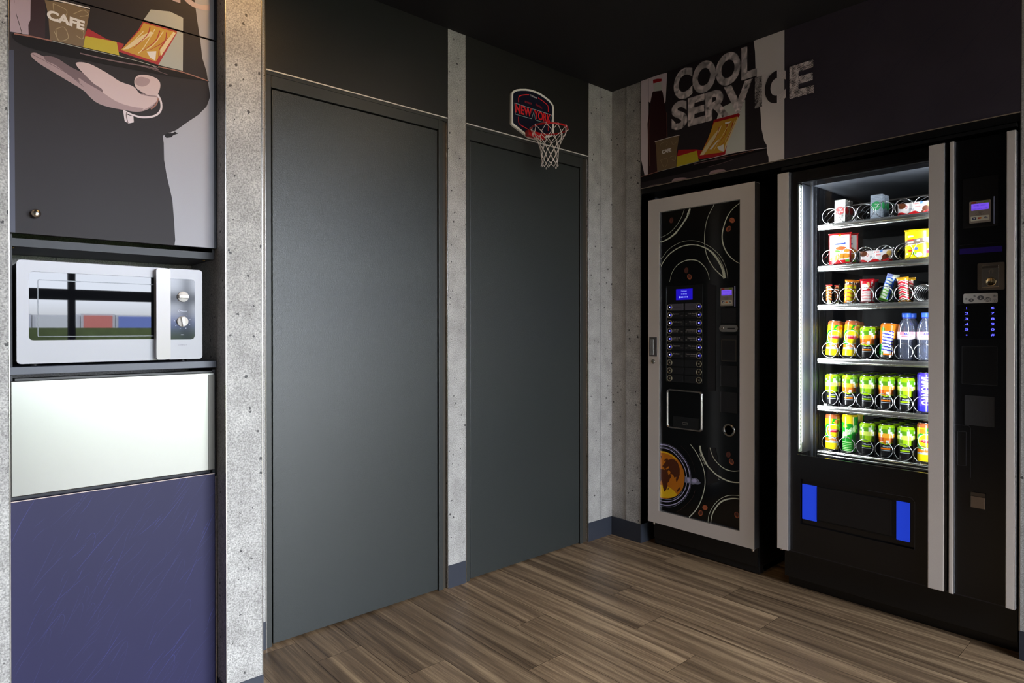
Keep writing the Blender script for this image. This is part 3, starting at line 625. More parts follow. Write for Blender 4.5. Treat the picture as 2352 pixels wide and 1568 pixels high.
MB().prism(out, 'y', HY, -.002, 0).build('backboard', M('hoop_white_rim', (246, 240, 230), .45), hp)
hm = [M('hoop_navy', (16, 18, 40), .4), M('hoop_red', (226, 36, 42), .45), M('hoop_white_print', (225, 225, 225), .45), M('hoop_outline', (170, 200, 200), .45), M('hoop_dark_red', (165, 30, 42), .45)]
mb = MB(); a = Art(mb, 'y', HY-.0003)
a.fill(inn, 0)
a.line([(-0.7014,2.187),(-0.7014,2.2036),(-0.7002,2.2111),(-0.6967,2.2157),(-0.6792,2.2249),(-0.6555,2.2327),(-0.6336,2.238)], .0042, 1, False)
a.line([(-0.5727,2.2382),(-0.5417,2.2302),(-0.5102,2.2182),(-0.5048,2.212),(-0.5039,2.2002),(-0.5039,2.1852)], .0042, 1, False)
a.line([(-0.7018,2.118),(-0.7018,2.0973),(-0.6995,2.0878),(-0.687,2.0818),(-0.6595,2.0761),(-0.6284,2.0689)], .0042, 1, False)
a.line([(-0.5039,2.1433),(-0.5039,2.1103),(-0.5048,2.0922)], .0042, 1, False)
u0, u1 = (-0.7258,2.1492), (-0.4805,2.1454)
a.text('TARMAK', (-0.6042,2.2323), .0075, 2, width=.045, rot=-.10, bold=.01)
a.text('BROOKLYN', (-0.6388,2.1949), .0085, 4, width=.044, bold=.03); a.text('BASKETBALL', (-0.5678,2.1944), .0085, 4, width=.046, rot=-.18, bold=.03)
a.line([(-0.7265,2.1776),(-0.6115,2.1755),(-0.5912,2.1766),(-0.4805,2.1755),(-0.4878,2.1618),(-0.4805,2.1387),(-0.55,2.1267),(-0.5912,2.1272),(-0.6026,2.1635),(-0.6175,2.1273),(-0.7026,2.1259),(-0.7219,2.1258),(-0.7265,2.1776)], .0020, 3, False)
a.line([(-0.6115,2.1755),(-0.6175,2.1566)], .0016, 3, False)
xa = ((-0.7239,2.1325))[0]; xb = ((-0.4826,2.1449))[0]
zz = (((-0.6694,2.1362))[1])
nh = ((-0.7123,2.173))[1]-((-0.7123,2.1346))[1]
a.text('NEW', (-0.6686,2.1358), nh, 1, width=((-0.6147,2.1455))[0]-((-0.7212,2.1503))[0], bold=.030)
a.text('YORK', (-0.5438,2.1346), nh, 1, width=((-0.4848,2.1444))[0]-((-0.6018,2.1484))[0], bold=.030)
mb.build('backboard_print', hm, hp)
RC = Vector((-.605, -.121, 2.0560)); RR = .0855
RED = M('rim_red', (190, 20, 26), .35)
MB().tube([RC+Vector((RR*math.cos(t*PI/20), RR*math.sin(t*PI/20), 0)) for t in range(40)], .0042, 10, closed=True).build('rim', RED, hp)
br = MB().box(-.660, -.550, -.040, HY-.001, 2.034, 2.062).box(-.64, -.57, -.0415, -.036, 2.052, 2.058)
br.build('bracket', RED, hp, bevel=.003)
nb = MB(); NS = 10; lv = [(0, 1.03), (-.030, .93), (-.052, .72), (-.078, .60), (-.104, .53), (-.130, .49), (-.152, .47), (-.168, .46)]
rn = random.Random(2)
jit = [[(rn.random()-.5)*.006 for _ in lv] for _ in range(2*NS)]
for k in range(NS):
    for sgn in (1, -1):
        P = []
        for i, (dz, rf) in enumerate(lv):
            an = 2*PI*(k + sgn*i*.5)/NS
            node = (2*k + sgn*i) % (2*NS); j = jit[node][i] if 0 < i else 0
            r_ = RR*rf*.97
            P.append(RC + Vector((math.cos(an)*r_ + j + (.006*i/8), math.sin(an)*r_, dz + j*.6)))
        Q = []
        for i in range(len(P)-1):
            for t in range(4): Q.append(P[i].lerp(P[i+1], t/4))
        Q.append(P[-1]); nb.tube(Q, .0014, 6)
    an = 2*PI*k/NS          # loop over the rim and knot at the bottom
    c_ = RC + Vector((math.cos(an)*RR, math.sin(an)*RR, 0)); rad = Vector((math.cos(an), math.sin(an), 0))
    nb.tube([c_ + rad*.0056*math.cos(t) + Vector((0, 0, .0056*math.sin(t))) for t in [i*PI/5 for i in range(10)]], .0013, 6, closed=True)
    if k % 2 == 0:
        e_ = RC + Vector((math.cos(an)*RR*.46+.006, math.sin(an)*RR*.46, -.172-rn.random()*.006))
        nb.tube([e_ + rad*.0038*math.cos(t) + Vector((0, 0, .0042*math.sin(t))) for t in [i*PI/5 for i in range(10)]], .0012, 6, closed=True)
nb.build('net', M('net_cord', (240, 226, 218), .7), hp)
# ------------------------------------------------------------------ coffee vending machine
XC = -.012
cf = thing('coffee_machine', 'tall black coffee vending machine with silver door frame and printed cup, standing in the niche', 'coffee machine', (.3, -.535, 0))
Y0, Y1 = -.2485, -.8262; Z0, Z1 = .1304, 1.7800
iy0, iy1, iz0, iz1 = -.3165, -.7560, .1950, 1.7120
MB().box(.036, .70, Y1+.006, Y0-.004, .035, Z1-.004).build('cabinet', MATTB, cf, bevel=.003)
def mitred(mb, xf, xb, a0, a1, z0, z1, b0, b1, w0, w1, m=0):      # frame of four mitred bars; a,b outer/inner extents in y
    o_ = [(a0, z0), (a1, z0), (a1, z1), (a0, z1)]; i_ = [(b0, w0), (b1, w0), (b1, w1), (b0, w1)]
    for k in range(4):
        j = (k+1) % 4; q = [o_[k], o_[j], i_[j], i_[k]]
        mb.prism(q, 'x', xf, xb, m)
fr = MB(); mitred(fr, XC, .034, Y0, Y1, Z0, Z1, iy0, iy1, iz0, iz1)
df = fr.build('door_frame', ALU, cf, bevel=.0018)
fr = MB(); mitred(fr, XC+.001, .002, iy0+.0008, iy1-.0008, iz0-.0008, iz1+.0008, iy0-.0055, iy1+.002, iz0+.0035, iz1-.0035)
fr.build('inner_bevel', ALU2, df)
MB().box(XC+.0005, .034, Y1-.0008, Y1+.001, Z0+.002, Z1-.002).build('edge_profile', ALU2, df)
cm = [GLOSSB, M('print_cream_line', (222, 226, 205), .3), M('print_bean_brown', (98, 52, 42), .35), M('print_bean_light', (186, 100, 62), .35), M('print_bean_crease', (30, 12, 10), .35),
      M('print_coffee_amber', (205, 120, 16), .3), M('print_coffee_yellow', (246, 196, 24), .3), M('print_continent', (88, 40, 12), .3), M('print_lilac_line', (190, 185, 225), .3), M('print_ice', (130, 132, 160), .3), M('print_brown_arc', (70, 48, 44), .3), M('panel_matte_patch', (26, 25, 29), .5)]
mb = MB().box(0, .03, iy1-.001, iy0+.001, iz0-.001, iz1+.001, 0)
a = Art(mb, 'x', -.0003, (iy1+.0015, iy0-.001, iz0+.002, iz1-.002))
def tap(w0, w1): return lambda t: w0 + (w1-w0)*t
def mid(w, e=.2): return lambda t: w*(e+(1-e)*math.sin(PI*t))
G6 = lambda pts, w, m=1: a.line(pts, w, m)
G6([(-0.4569,1.7117),(-0.4395,1.6716),(-0.4075,1.6309),(-0.3669,1.6009),(-0.3153,1.5834)], .0018)
G6([(-0.4881,1.7093),(-0.4726,1.6741),(-0.4395,1.6304),(-0.3995,1.5938),(-0.3586,1.5718),(-0.3136,1.5596)], mid(.0085, .45)); G6([(-0.485,1.7063),(-0.4773,1.6904),(-0.471,1.6811)], .005)
G6([(-0.4912,1.7054),(-0.4819,1.6796),(-0.4632,1.6514)], .0015); G6([(-0.4156,1.5989),(-0.3833,1.5803),(-0.3462,1.5661)], .002)
G6([(-0.6196,1.7103),(-0.5852,1.6524),(-0.5704,1.5946),(-0.5682,1.5283),(-0.5817,1.4673),(-0.6148,1.4119),(-0.6653,1.3627)], tap(.0018, .0045))
G6([(-0.7498,1.6975),(-0.7072,1.6685),(-0.6792,1.6272),(-0.6608,1.5645),(-0.6665,1.512),(-0.6899,1.4677),(-0.7213,1.4361),(-0.7522,1.4177)], mid(.0056, .35))
G6([(-0.3145,1.4655),(-0.3587,1.5144),(-0.4157,1.5437),(-0.4789,1.5523),(-0.5404,1.5405),(-0.6001,1.5086),(-0.6509,1.4614),(-0.6794,1.4072),(-0.6893,1.3548)], .0016)
G6([(-0.3137,1.4196),(-0.3338,1.4604),(-0.3751,1.499),(-0.4317,1.5249),(-0.4867,1.5311),(-0.5328,1.5238)], mid(.0052, .3)); G6([(-0.5252,1.5273),(-0.5853,1.5001),(-0.6293,1.4567),(-0.6617,1.4019),(-0.6724,1.3558)], tap(.004, .0130))
G6([(-0.5705,1.5115),(-0.6147,1.4809),(-0.6437,1.4424)], .0022); G6([(-0.6365,1.4659),(-0.6652,1.4147),(-0.6809,1.3566)], .0014)
G6([(-0.3712,1.3563),(-0.385,1.4008),(-0.4157,1.4367),(-0.4555,1.4542),(-0.4946,1.4572),(-0.5329,1.448),(-0.5668,1.4187),(-0.5854,1.3875),(-0.5943,1.3552)], mid(.0040, .35))
def bean(c, rw, rh, ang, lt):
    ca, sa = math.cos(ang), math.sin(ang)
    def R(p): return (c[0]+p[0]*ca-p[1]*sa, c[1]+p[0]*sa+p[1]*ca)
    a.fill([R(p) for p in circ(0, 0, rw, rh, 20)], 3 if lt else 2)
    a.fill([R((p[0]*.7-rw*.1, p[1]*.7+rh*.12)) for p in circ(0, 0, rw, rh, 16)], 3 if lt == 2 else 2)
    a.line([R((rw*.1, -rh*.95)), R((-rw*.18, -rh*.2)), R((rw*.18, rh*.3)), R((-rw*.05, rh*.95))], .0014, 4)
for c, ang, lt in (((-0.3816,1.6639), .2, 0), ((-0.7107,1.6218), -.9, 2), ((-0.6933,1.5847), .8, 1), ((-0.4681,1.4075), .1, 0), ((-0.4853,1.3751), -.6, 1),
                   ((-0.6931,0.5359), .3, 0), ((-0.7085,0.5054), -.6, 1), ((-0.5717,0.2641), 1.2, 2), ((-0.5477,0.2322), .5, 1), ((-0.7358,0.2639), -.3, 1)):
    bean(c, .0115, .0145, ang, lt)
# black tea glass with the globe in it
G8 = lambda pts, w, m=1: a.line(pts, w, m)
a.fill([(-0.2939,0.4961),(-0.3163,0.4993),(-0.3457,0.501),(-0.382,0.4934),(-0.4106,0.4793),(-0.4353,0.4557),(-0.4528,0.4253),(-0.4597,0.3963),(-0.458,0.3659),(-0.4494,0.3341),(-0.4319,0.3066),(-0.4107,0.2873),(-0.3822,0.2725),(-0.3532,0.263),(-0.3164,0.2579),(-0.2941,0.2534)], 5)
a.fill([(-0.2939,0.4923),(-0.3163,0.4937),(-0.3457,0.4927),(-0.3784,0.4852),(-0.4035,0.4721),(-0.4247,0.451),(-0.4395,0.4201),(-0.4441,0.3876),(-0.4424,0.357),(-0.4319,0.3278),(-0.4178,0.3054),(-0.416,0.2969),(-0.4072,0.3049),(-0.3857,0.3222),(-0.3604,0.3314),(-0.3164,0.3248),(-0.294,0.3207)], 5)
a.fill([(-0.294,0.3207),(-0.3238,0.3268),(-0.3458,0.3287),(-0.3713,0.3242),(-0.3929,0.3144),(-0.4089,0.3037),(-0.416,0.2929),(-0.3929,0.2792),(-0.3641,0.2689),(-0.3164,0.2619),(-0.2941,0.2581)], 6)
a.fill([(-0.2939,0.4961),(-0.3163,0.4993),(-0.353,0.499),(-0.3892,0.4883),(-0.4177,0.4712),(-0.4106,0.4686),(-0.382,0.4842),(-0.3494,0.4917),(-0.3163,0.4915),(-0.2939,0.4883)], 6)
a.fill([(-0.3311,0.4269),(-0.3458,0.4447),(-0.3512,0.4549),(-0.3384,0.4513),(-0.3457,0.4633),(-0.3603,0.4686),(-0.364,0.4599),(-0.382,0.4688),(-0.4035,0.4675),(-0.4212,0.4535),(-0.4318,0.4279),(-0.4318,0.3976),(-0.4248,0.3782),(-0.4177,0.3632),(-0.4124,0.3577),(-0.4089,0.3693),(-0.4124,0.3836),(-0.4,0.3769),(-0.3928,0.3909),(-0.3821,0.3937),(-0.3731,0.3875),(-0.3785,0.4007),(-0.3676,0.4112),(-0.3604,0.4008),(-0.3458,0.4076),(-0.3385,0.4188),(-0.3274,0.4232)], 7)
a.fill([(-0.294,0.399),(-0.32,0.408),(-0.3458,0.4076),(-0.3604,0.4008),(-0.3658,0.3832),(-0.3749,0.3725),(-0.3713,0.3565),(-0.3604,0.3437),(-0.3604,0.3252),(-0.3513,0.3065),(-0.3404,0.2952),(-0.333,0.3155),(-0.3293,0.3396),(-0.3201,0.3535),(-0.294,0.3427)], 7)
a.fill([(-0.3658,0.3863),(-0.3731,0.3921),(-0.3839,0.3832),(-0.3803,0.3734),(-0.3713,0.3641)], 7); a.fill([(-0.3695,0.3254),(-0.3659,0.3124),(-0.3604,0.3083),(-0.3623,0.3178)], 7); a.fill([(-0.4354,0.3391),(-0.4319,0.3218),(-0.4178,0.3085),(-0.4125,0.312),(-0.4213,0.3259)], 7)
a.fill([(-0.3458,0.4122),(-0.3676,0.4297),(-0.3683,0.4206),(-0.3567,0.411)], 5); a.fill([(-0.3181,0.4746),(-0.3255,0.4758),(-0.3237,0.463),(-0.3181,0.4591)], 7)
for pts, w, m_ in (([(-0.2939,0.5133),(-0.3163,0.5149),(-0.353,0.5163),(-0.3927,0.5056),(-0.4282,0.4789),(-0.4562,0.444),(-0.4694,0.404),(-0.4701,0.3621),(-0.4581,0.3237),(-0.4319,0.2884),(-0.3929,0.2608),(-0.3532,0.2476),(-0.3165,0.2454),(-0.2941,0.244)], .0042, 8),
                   ([(-0.2939,0.518),(-0.3162,0.5205),(-0.3566,0.5217),(-0.3963,0.5123),(-0.4317,0.4885),(-0.4527,0.4645)], .0016, 9),
                   ([(-0.2939,0.528),(-0.3162,0.5304),(-0.3457,0.5329),(-0.382,0.5271),(-0.4176,0.5108),(-0.4527,0.4796),(-0.4769,0.4443),(-0.4883,0.4043),(-0.489,0.3655),(-0.4788,0.3276),(-0.4564,0.2902),(-0.4249,0.2597),(-0.3894,0.2402),(-0.3532,0.2296),(-0.3165,0.2276),(-0.2941,0.2268)], .0052, 8),
                   ([(-0.2939,0.5362),(-0.3199,0.5378),(-0.3603,0.538),(-0.4034,0.5255),(-0.4422,0.4992),(-0.4735,0.4648),(-0.4907,0.4286),(-0.4958,0.3906),(-0.4948,0.3606),(-0.4873,0.3293),(-0.4667,0.2923),(-0.4354,0.2588),(-0.4001,0.2348),(-0.3678,0.224),(-0.3165,0.2173),(-0.2941,0.2142)], .0016, 9),
                   ([(-0.2941,0.2543),(-0.3201,0.2586),(-0.3605,0.2604),(-0.3929,0.27),(-0.4249,0.2916),(-0.4459,0.3214)], .0030, 9),
                   ([(-0.4352,0.5421),(-0.47,0.5183),(-0.494,0.4889),(-0.5093,0.4585),(-0.5178,0.4242)], .0009, 10), ([(-0.5179,0.3351),(-0.5044,0.2997),(-0.4771,0.2643),(-0.4425,0.23),(-0.4108,0.2074)], .0016, 10)):
    a.line(pts, w, m_)
a.fill([(-0.4615,0.3951),(-0.4736,0.3927),(-0.4873,0.3957),(-0.5009,0.393),(-0.5178,0.3975),(-0.5346,0.393),(-0.5413,0.3838),(-0.5496,0.3794),(-0.5446,0.3726),(-0.5346,0.3678),(-0.5179,0.3663),(-0.5043,0.3623),(-0.4907,0.3652),(-0.4736,0.3642),(-0.4598,0.3647)], 9)
a.fill([(-0.4736,0.3897),(-0.4873,0.3891),(-0.4907,0.3748),(-0.477,0.3693)], 8); a.fill([(-0.5009,0.3856),(-0.5178,0.393),(-0.5279,0.3844),(-0.5212,0.3743),(-0.5043,0.3727)], 8); a.line([(-0.4941,0.3933),(-0.5009,0.3796),(-0.4975,0.3641)], .002, 0); a.line([(-0.5178,0.3945),(-0.5346,0.3826),(-0.5446,0.3756)], .0015, 10)
G8([(-0.4923,0.5559),(-0.5211,0.5256),(-0.5479,0.4853),(-0.5661,0.4411),(-0.5727,0.3983),(-0.5695,0.3566),(-0.5547,0.3038),(-0.5314,0.2547),(-0.5045,0.2192),(-0.4857,0.1996)], tap(.0032, .0052))
G8([(-0.5445,0.557),(-0.5495,0.5297),(-0.5644,0.4996),(-0.5874,0.4651),(-0.6197,0.4399),(-0.6578,0.4219),(-0.6952,0.4128),(-0.7259,0.4127),(-0.756,0.4167)], tap(.0110, .0042)); G8([(-0.5428,0.5199),(-0.5545,0.4951),(-0.571,0.4683)], .0020); G8([(-0.6117,0.4313),(-0.6484,0.4111)], .0015); G8([(-0.6499,0.4206),(-0.6828,0.4183)], .0012)
G8([(-0.5986,0.5557),(-0.6067,0.5293),(-0.6228,0.5027),(-0.6483,0.4807),(-0.6766,0.4666),(-0.7044,0.4627),(-0.7288,0.4648),(-0.7559,0.4727)], mid(.0040, .5))
G8([(-0.5886,0.201),(-0.5925,0.2296),(-0.607,0.2648),(-0.6326,0.302),(-0.6642,0.3299),(-0.6953,0.346),(-0.7259,0.3534),(-0.7561,0.3557)], .0024)
G8([(-0.6032,0.1999),(-0.6087,0.2332),(-0.6231,0.2653),(-0.6453,0.2974),(-0.6705,0.3183),(-0.6984,0.331),(-0.7259,0.3385),(-0.7561,0.3411)], mid(.0068, .5))
a.fill([(-0.5889,0.5544),(-0.6266,0.5567),(-0.6404,0.5025),(-0.6414,0.4003),(-0.5842,0.374)], 11); a.fill([(-0.5855,1.3345),(-0.6294,1.3256),(-0.6264,0.8269),(-0.586,0.8239)], 11)
G8([(-0.5986,0.5557),(-0.6067,0.5293),(-0.6228,0.5027),(-0.642,0.4854)], .0034); G8([(-0.571,0.483),(-0.5874,0.4651),(-0.6197,0.4399),(-0.6484,0.4246)], .0060)
pn = mb.build('graphic_panel', cm, cf); tag(pn, 'black glass panel printed with circles, beans and a cup')

# selection keys, screen, card reader, coin slot, blank plates, dispensing window, coin cup
XF = -.0035
KD = M('key_plate_dark', (27, 27, 30), .35); KG = M('key_plate_grey', (88, 86, 98), .4); RG = M('key_ring', (176, 166, 140), .3, .6); KB = M('key_black', (8, 8, 10), .15)
LB = M('led_blue', (60, 60, 255), .3, emit=(70, 70, 255), es=3.5); LW = M('led_core', (255, 255, 255), .3, emit=(225, 225, 255), es=6); LO = M('led_off', (150, 140, 120), .4)
TXT = M('legend_grey', (170, 165, 160), .5); TXD = M('legend_dark', (40, 38, 46), .5)
MB().box(XF+.001, .001, (-0.5594,1.3425)[0], (-0.3522,1.3539)[0], (-0.4561,0.8556)[1], (-0.4556,1.3345)[1]).build('key_board', M('board_black', (12, 12, 13), .3), cf, bevel=.001)
yl, yr = (-0.3747,1.0598)[0], (-0.5409,1.0621)[0]; yc0, yc1 = (-0.4527,1.0609)[0], (-0.463,1.061)[0]
zt_, zb_ = (-0.3745,1.2286)[1], (-0.3748,0.8728)[1]
names = [[('sans surcharge', ''), ('Espresso', ''), ('Double espresso', ''), ('Café long', 'Black coffee'), ('Café au lait', 'White coffee'), ('Cappuccino', ''), ('Macchiato', ''), 0, 0, 0],
         [('+ surcharge', ''), ('Lait chaud', 'Hot milk'), ('Chocolat', 'Cocoa drink'), ('Chocolat lacté', 'Cocoa with milk'), ('Cappuccino', 'Vanilla coffee'), ('Thé citron', 'Lemon tea'), ('Potage tomate', 'Tomato soup'), 0, 0, 0]]
for side in (0, 1):
    for i in range(10):
        z = zt_ + (zb_-zt_)*i/9; yk = yl if side == 0 else yr; nm = names[side][i]
        pa, pb = (yl-.002, yc0) if side == 0 else (yc1, yr+.002)
        kp = MB().box(XF-.0012, XF+.001, pb, pa, z-.0165, z+.0165).build('key_plate', KG if i == 0 else KD, cf, bevel=.0006)
        if nm:
            t = MB(); ed = (yl-.020) if side == 0 else (yr+.020)
            if i == 0: t.text(nm[0], (XF-.0016, (pa+pb)/2-(.004 if side == 0 else -.004), z-.002), UX, VZ, .0050, 1, maxw=.045)
            else:
                t.text(nm[0], (XF-.0016, ed, z+.003), UX, VZ, .0062, 0, maxw=.053, align='L' if side == 0 else 'R', bold=.015)
                if nm[1]: t.text(nm[1], (XF-.0016, ed, z-.006), UX, VZ, .0040, 0, maxw=.038, align='L' if side == 0 else 'R')
                t.text('0,50', (XF-.0016, yc0+.003 if side == 0 else yc1-.003, z-.006), UX, VZ, .0038, 0, align='R' if side == 0 else 'L')
            t.build('legend', [TXT, TXD], kp)
        k = MB().lathe([(.0148, 0), (.0148, -.0022), (.0128, -.0030), (.0128, -.0020), (0, -.0020)], (XF, yk, z), 'x', 28, 0)
        k.lathe([(.0150, -.0001), (.0150, -.0030), (.0127, -.0034), (.0127, -.0020)], (XF, yk, z), 'x', 28, 1, cap=False)
        ko = k.build('key', [KB, RG], cf)
        ld = MB().lathe([(.0038, 0), (.0034, -.0008), (0, -.0009)], (XF-.0020, yk, z), 'x', 14, 0)
        if i < 7: ld.lathe([(.0017, 0), (0, -.0004)], (XF-.0029, yk, z), 'x', 10, 1)
        ld.build('key_light', [LB, LW] if i < 7 else [LO], ko)
ds = MB().box(XF, XF+.004, (-0.504,1.2915)[0], (-0.411,1.2954)[0], (-0.4557,1.2634)[1], (-0.4556,1.3175)[1])
dso = ds.build('display_screen', M('screen_deep_blue', (24, 12, 150), .3, emit=(30, 14, 190), es=.85), cf)
t = MB(); c_ = (-0.4572,1.3071); L1 = M('screen_text', (150, 165, 240), .4, emit=(150, 170, 250), es=1.0)
t.text('Distributeur', (XF-.0006, c_[0], c_[1]-.003), UX, VZ, .0055, maxw=.032).text('En Service', (XF-.0006, c_[0], c_[1]-.017), UX, VZ, .0055, maxw=.032)
zz = ((-0.4573,1.277))[1]
for i in range(6): t.px(circ(c_[0]+.024-.0085*i, zz, .0034 if i else .005, n=14), XF-.0006)
t.build('screen_text', L1, dso)

def reader(parent, xf, ya, yb, za, zb, small):
    """card reader plate with violet lcd, contactless mark and the row of card logos; ya>yb are its left and right edges"""
    H_ = zb-za; W_ = ya-yb
    r = MB().prism([(y, z) for y, z in rrect(yb, ya, za, zb, .003, 3)], 'x', xf-.004, xf+.002).build('card_reader', M('reader_grey_beige', (158, 146, 134), .45, .3), parent, bevel=.0006)
    sy0, sy1, sz0, sz1 = yb+.09*W_, ya-.10*W_, za+.58*H_, zb-.13*H_
    s1 = MB().box(xf-.0048, xf-.004, sy0, sy1, sz0, sz1).build('reader_screen', M('lcd_violet', (120, 80, 225), .3, emit=(120, 84, 240), es=.75), r)
    t = MB(); cy_ = (sy0+sy1)/2
    t.text('VOTRE CHOIX ?', (xf-.0051, cy_, sz0+.58*(sz1-sz0)), UX, VZ, .06*H_, 0, maxw=.30*W_*2).text('14/01/2022 11:38', (xf-.0051, cy_, sz0+.08*(sz1-sz0)), UX, VZ, .055*H_, 0, maxw=.88*(sy1-sy0))
    t.build('lcd_text', M('lcd_dark_text', (52, 24, 130), .4, emit=(40, 20, 110), es=.5), s1)
    g = MB(); gm = [M('sticker_cream', (214, 210, 190), .5), M('mark_red', (176, 40, 26), .5), M('mark_orange', (214, 120, 20), .5), M('mark_navy', (36, 48, 100), .5), M('mark_green', (120, 160, 30), .5), M('mark_grey', (92, 84, 78), .5)]
    g.px(rrect(yb+.06*W_, ya-.07*W_, za+.09*H_, za+.31*H_, .002, 3), xf-.0042, 0)
    yy = lambda f: ya-f*W_
    g.px([(yy(.15), za+.15*H_), (yy(.33), za+.15*H_), (yy(.33), za+.26*H_), (yy(.15), za+.26*H_)], xf-.0044, 3); g.px(circ(yy(.24), za+.205*H_, .04*W_, n=12), xf-.0046, 0)
    g.px(circ(yy(.46), za+.205*H_, .052*W_, n=16), xf-.0044, 1); g.px(circ(yy(.535), za+.205*H_, .052*W_, n=16), xf-.0046, 2)
    g.text('VISA', (xf-.0044, yy(.78), za+.165*H_), UX, VZ, .075*H_, 3, bold=.04, maxw=.2*W_)
    g.px(rrect(yy(.33), yy(.09), zb-.10*H_, zb-.03*H_, .001, 2), xf-.0042, 1); g.px(rrect(yy(.93), yy(.70), zb-.10*H_, zb-.03*H_, .001, 2), xf-.0042, 4)
    oc = (yy(.5), za+.43*H_)
    for k_, (rx, rz) in enumerate(((.20, .085), (.10, .045))):
        g.ring(circ(oc[0], oc[1], rx*W_, rz*H_, 24), circ(oc[0], oc[1], rx*W_-.0008, rz*H_-.0008, 24), lambda p, q: (xf-.0042, p, q), 5)
    for k_ in range(3): g.stroke([(oc[0]+.004-.004*k_-.001, oc[1]-.004-.001*k_), (oc[0]+.0015-.004*k_, oc[1]), (oc[0]+.003-.004*k_, oc[1]+.004+.001*k_)], .0009, lambda p, q: (xf-.0043, p, q), 5)
    g.build('reader_print', gm, r); return r
reader(cf, -.0035, (-0.6554,1.2722)[0], (-0.7187,1.2697)[0], (-0.6867,1.227)[1], (-0.6866,1.3117)[1], 1)
MB().box(-.006, 0, (-0.7284,1.2693)[0], (-0.7243,1.2695)[0], (-0.7264,1.2234)[1], (-0.7263,1.3174)[1]).build('reader_side_strip', M('strip_lilac', (150, 150, 185), .3, .4), cf)
DB = M('blank_plate', (22, 22, 25), .45)
for (p_, q_) in ((((-0.6562,1.2148)), ((-0.7313,1.1465))), (((-0.6542,1.0897)), ((-0.7356,0.9677))), (((-0.655,0.9489)), ((-0.7358,0.8527))), (((-0.6552,0.8259)), ((-0.738,0.731)))):
    MB().box(-.002, .001, q_[0], p_[0], q_[1], p_[1]).build('blanking_plate', DB, cf, bevel=.001)
p_, q_ = (-0.6592,1.0702), (-0.7315,0.972); 
MB().ring([(p_[0], p_[1]), (q_[0], p_[1]), (q_[0], q_[1]), (p_[0], q_[1])], [(p_[0]-.0012, p_[1]-.0012), (q_[0]+.0012, p_[1]-.0012), (q_[0]+.0012, q_[1]+.0012), (p_[0]-.0012, q_[1]+.0012)], lambda y, z: (-.0024, y, z)).build('plate_outline', M('outline_beige', (110, 100, 84), .5), cf)
for p_, q_ in ((((-0.655,0.9489)), ((-0.7358,0.8527))), (((-0.6552,0.8259)), ((-0.738,0.731)))):
    MB().box(-.0026, -.002, p_[0]-.0010, p_[0], q_[1], p_[1]).build('plate_edge', M('edge_grey', (120, 118, 122), .35, .5), cf)
p_, q_ = (-0.6491,1.1386), (-0.7423,1.1063)
cs = MB().prism(rrect(q_[0], p_[0], q_[1], p_[1], (p_[1]-q_[1])/2*.98, 6), 'x', -.0065, 0).build('coin_slot', M('coin_slot_steel', (165, 158, 150), .3, .9), cf, bevel=.0012)
c1 = (-0.6663,1.1236); c2, c3 = (-0.6896,1.1229), (-0.7286,1.1229)
MB().lathe([(.0068, 0), (.0068, -.002), (.0055, -.0028), (.0045, -.0015), (0, -.0012)], (-.0065, c1[0], c1[1]), 'x', 20).build('return_button', M('button_steel', (190, 180, 172), .25, 1.), cs)
MB().prism(rrect(c3[0], c2[0], c2[1]-.0021, c2[1]+.0021, .0018, 3), 'x', -.0069, -.006).build('slot', M('slot_black', (3, 3, 3), .8), cs)
# dispensing window
p_, q_ = (-0.3568,0.8173), (-0.5594,0.6245); ya, yb, za, zb = p_[0], q_[0], ((-0.4563,0.6223))[1], ((-0.4561,0.8195))[1]
w = MB(); fo = rrect(yb, ya, za, zb, .018, 6); fi = rrect(yb+.009, ya-.009, za+.009, zb-.009, .012, 6); fm = rrect(yb+.003, ya-.003, za+.003, zb-.003, .016, 6); fn = rrect(yb+.007, ya-.007, za+.007, zb-.007, .0135, 6)
n = len(fo); vv = [(0, *p) for p in fo] + [(-.010, *p) for p in fm] + [(-.0115, *p) for p in fn] + [(-.001, *p) for p in fi]
w.add(vv, [(r*n+i, r*n+(i+1) % n, (r+1)*n+(i+1) % n, (r+1)*n+i) for r in range(3) for i in range(n)], 0, True)
wo_ = w.build('dispensing_door', M('satin_aluminium', (160, 156, 152), .28, .95), cf)
MB().prism(fi, 'x', -.003, -.0010).build('door_glass', M('smoked_door', (10, 10, 11), .1), wo_)
b0, b1 = (-0.3938,0.6218), (-0.5412,0.686)
MB().box(-.0045, -.003, b1[0], b0[0], b0[1]+.001, b1[1]).build('door_lip', M('lip_grey', (24, 24, 26), .35), wo_)
c_ = (-0.4649,0.6547)
MB().ring(rrect(c_[0]-.0165, c_[0]+.0165, c_[1]-.0060, c_[1]+.0060, .0058, 5), rrect(c_[0]-.0145, c_[0]+.0145, c_[1]-.0038, c_[1]+.0038, .0036, 5), lambda y, z: (-.0050, y, z)).build('lip_slot', M('slot_rim', (170, 165, 155), .3, .8), wo_)
# coin return cup
c_ = (-0.6979,0.6503)
MB().lathe([(.0310, 0), (.0305, -.006), (.0275, -.009), (.0230, -.009), (.0205, -.004), (.0180, .006), (0, .009)], (0, c_[0], c_[1]), 'x', 40).build('coin_return', M('cup_steel', (150, 146, 140), .22, 1.), cf)
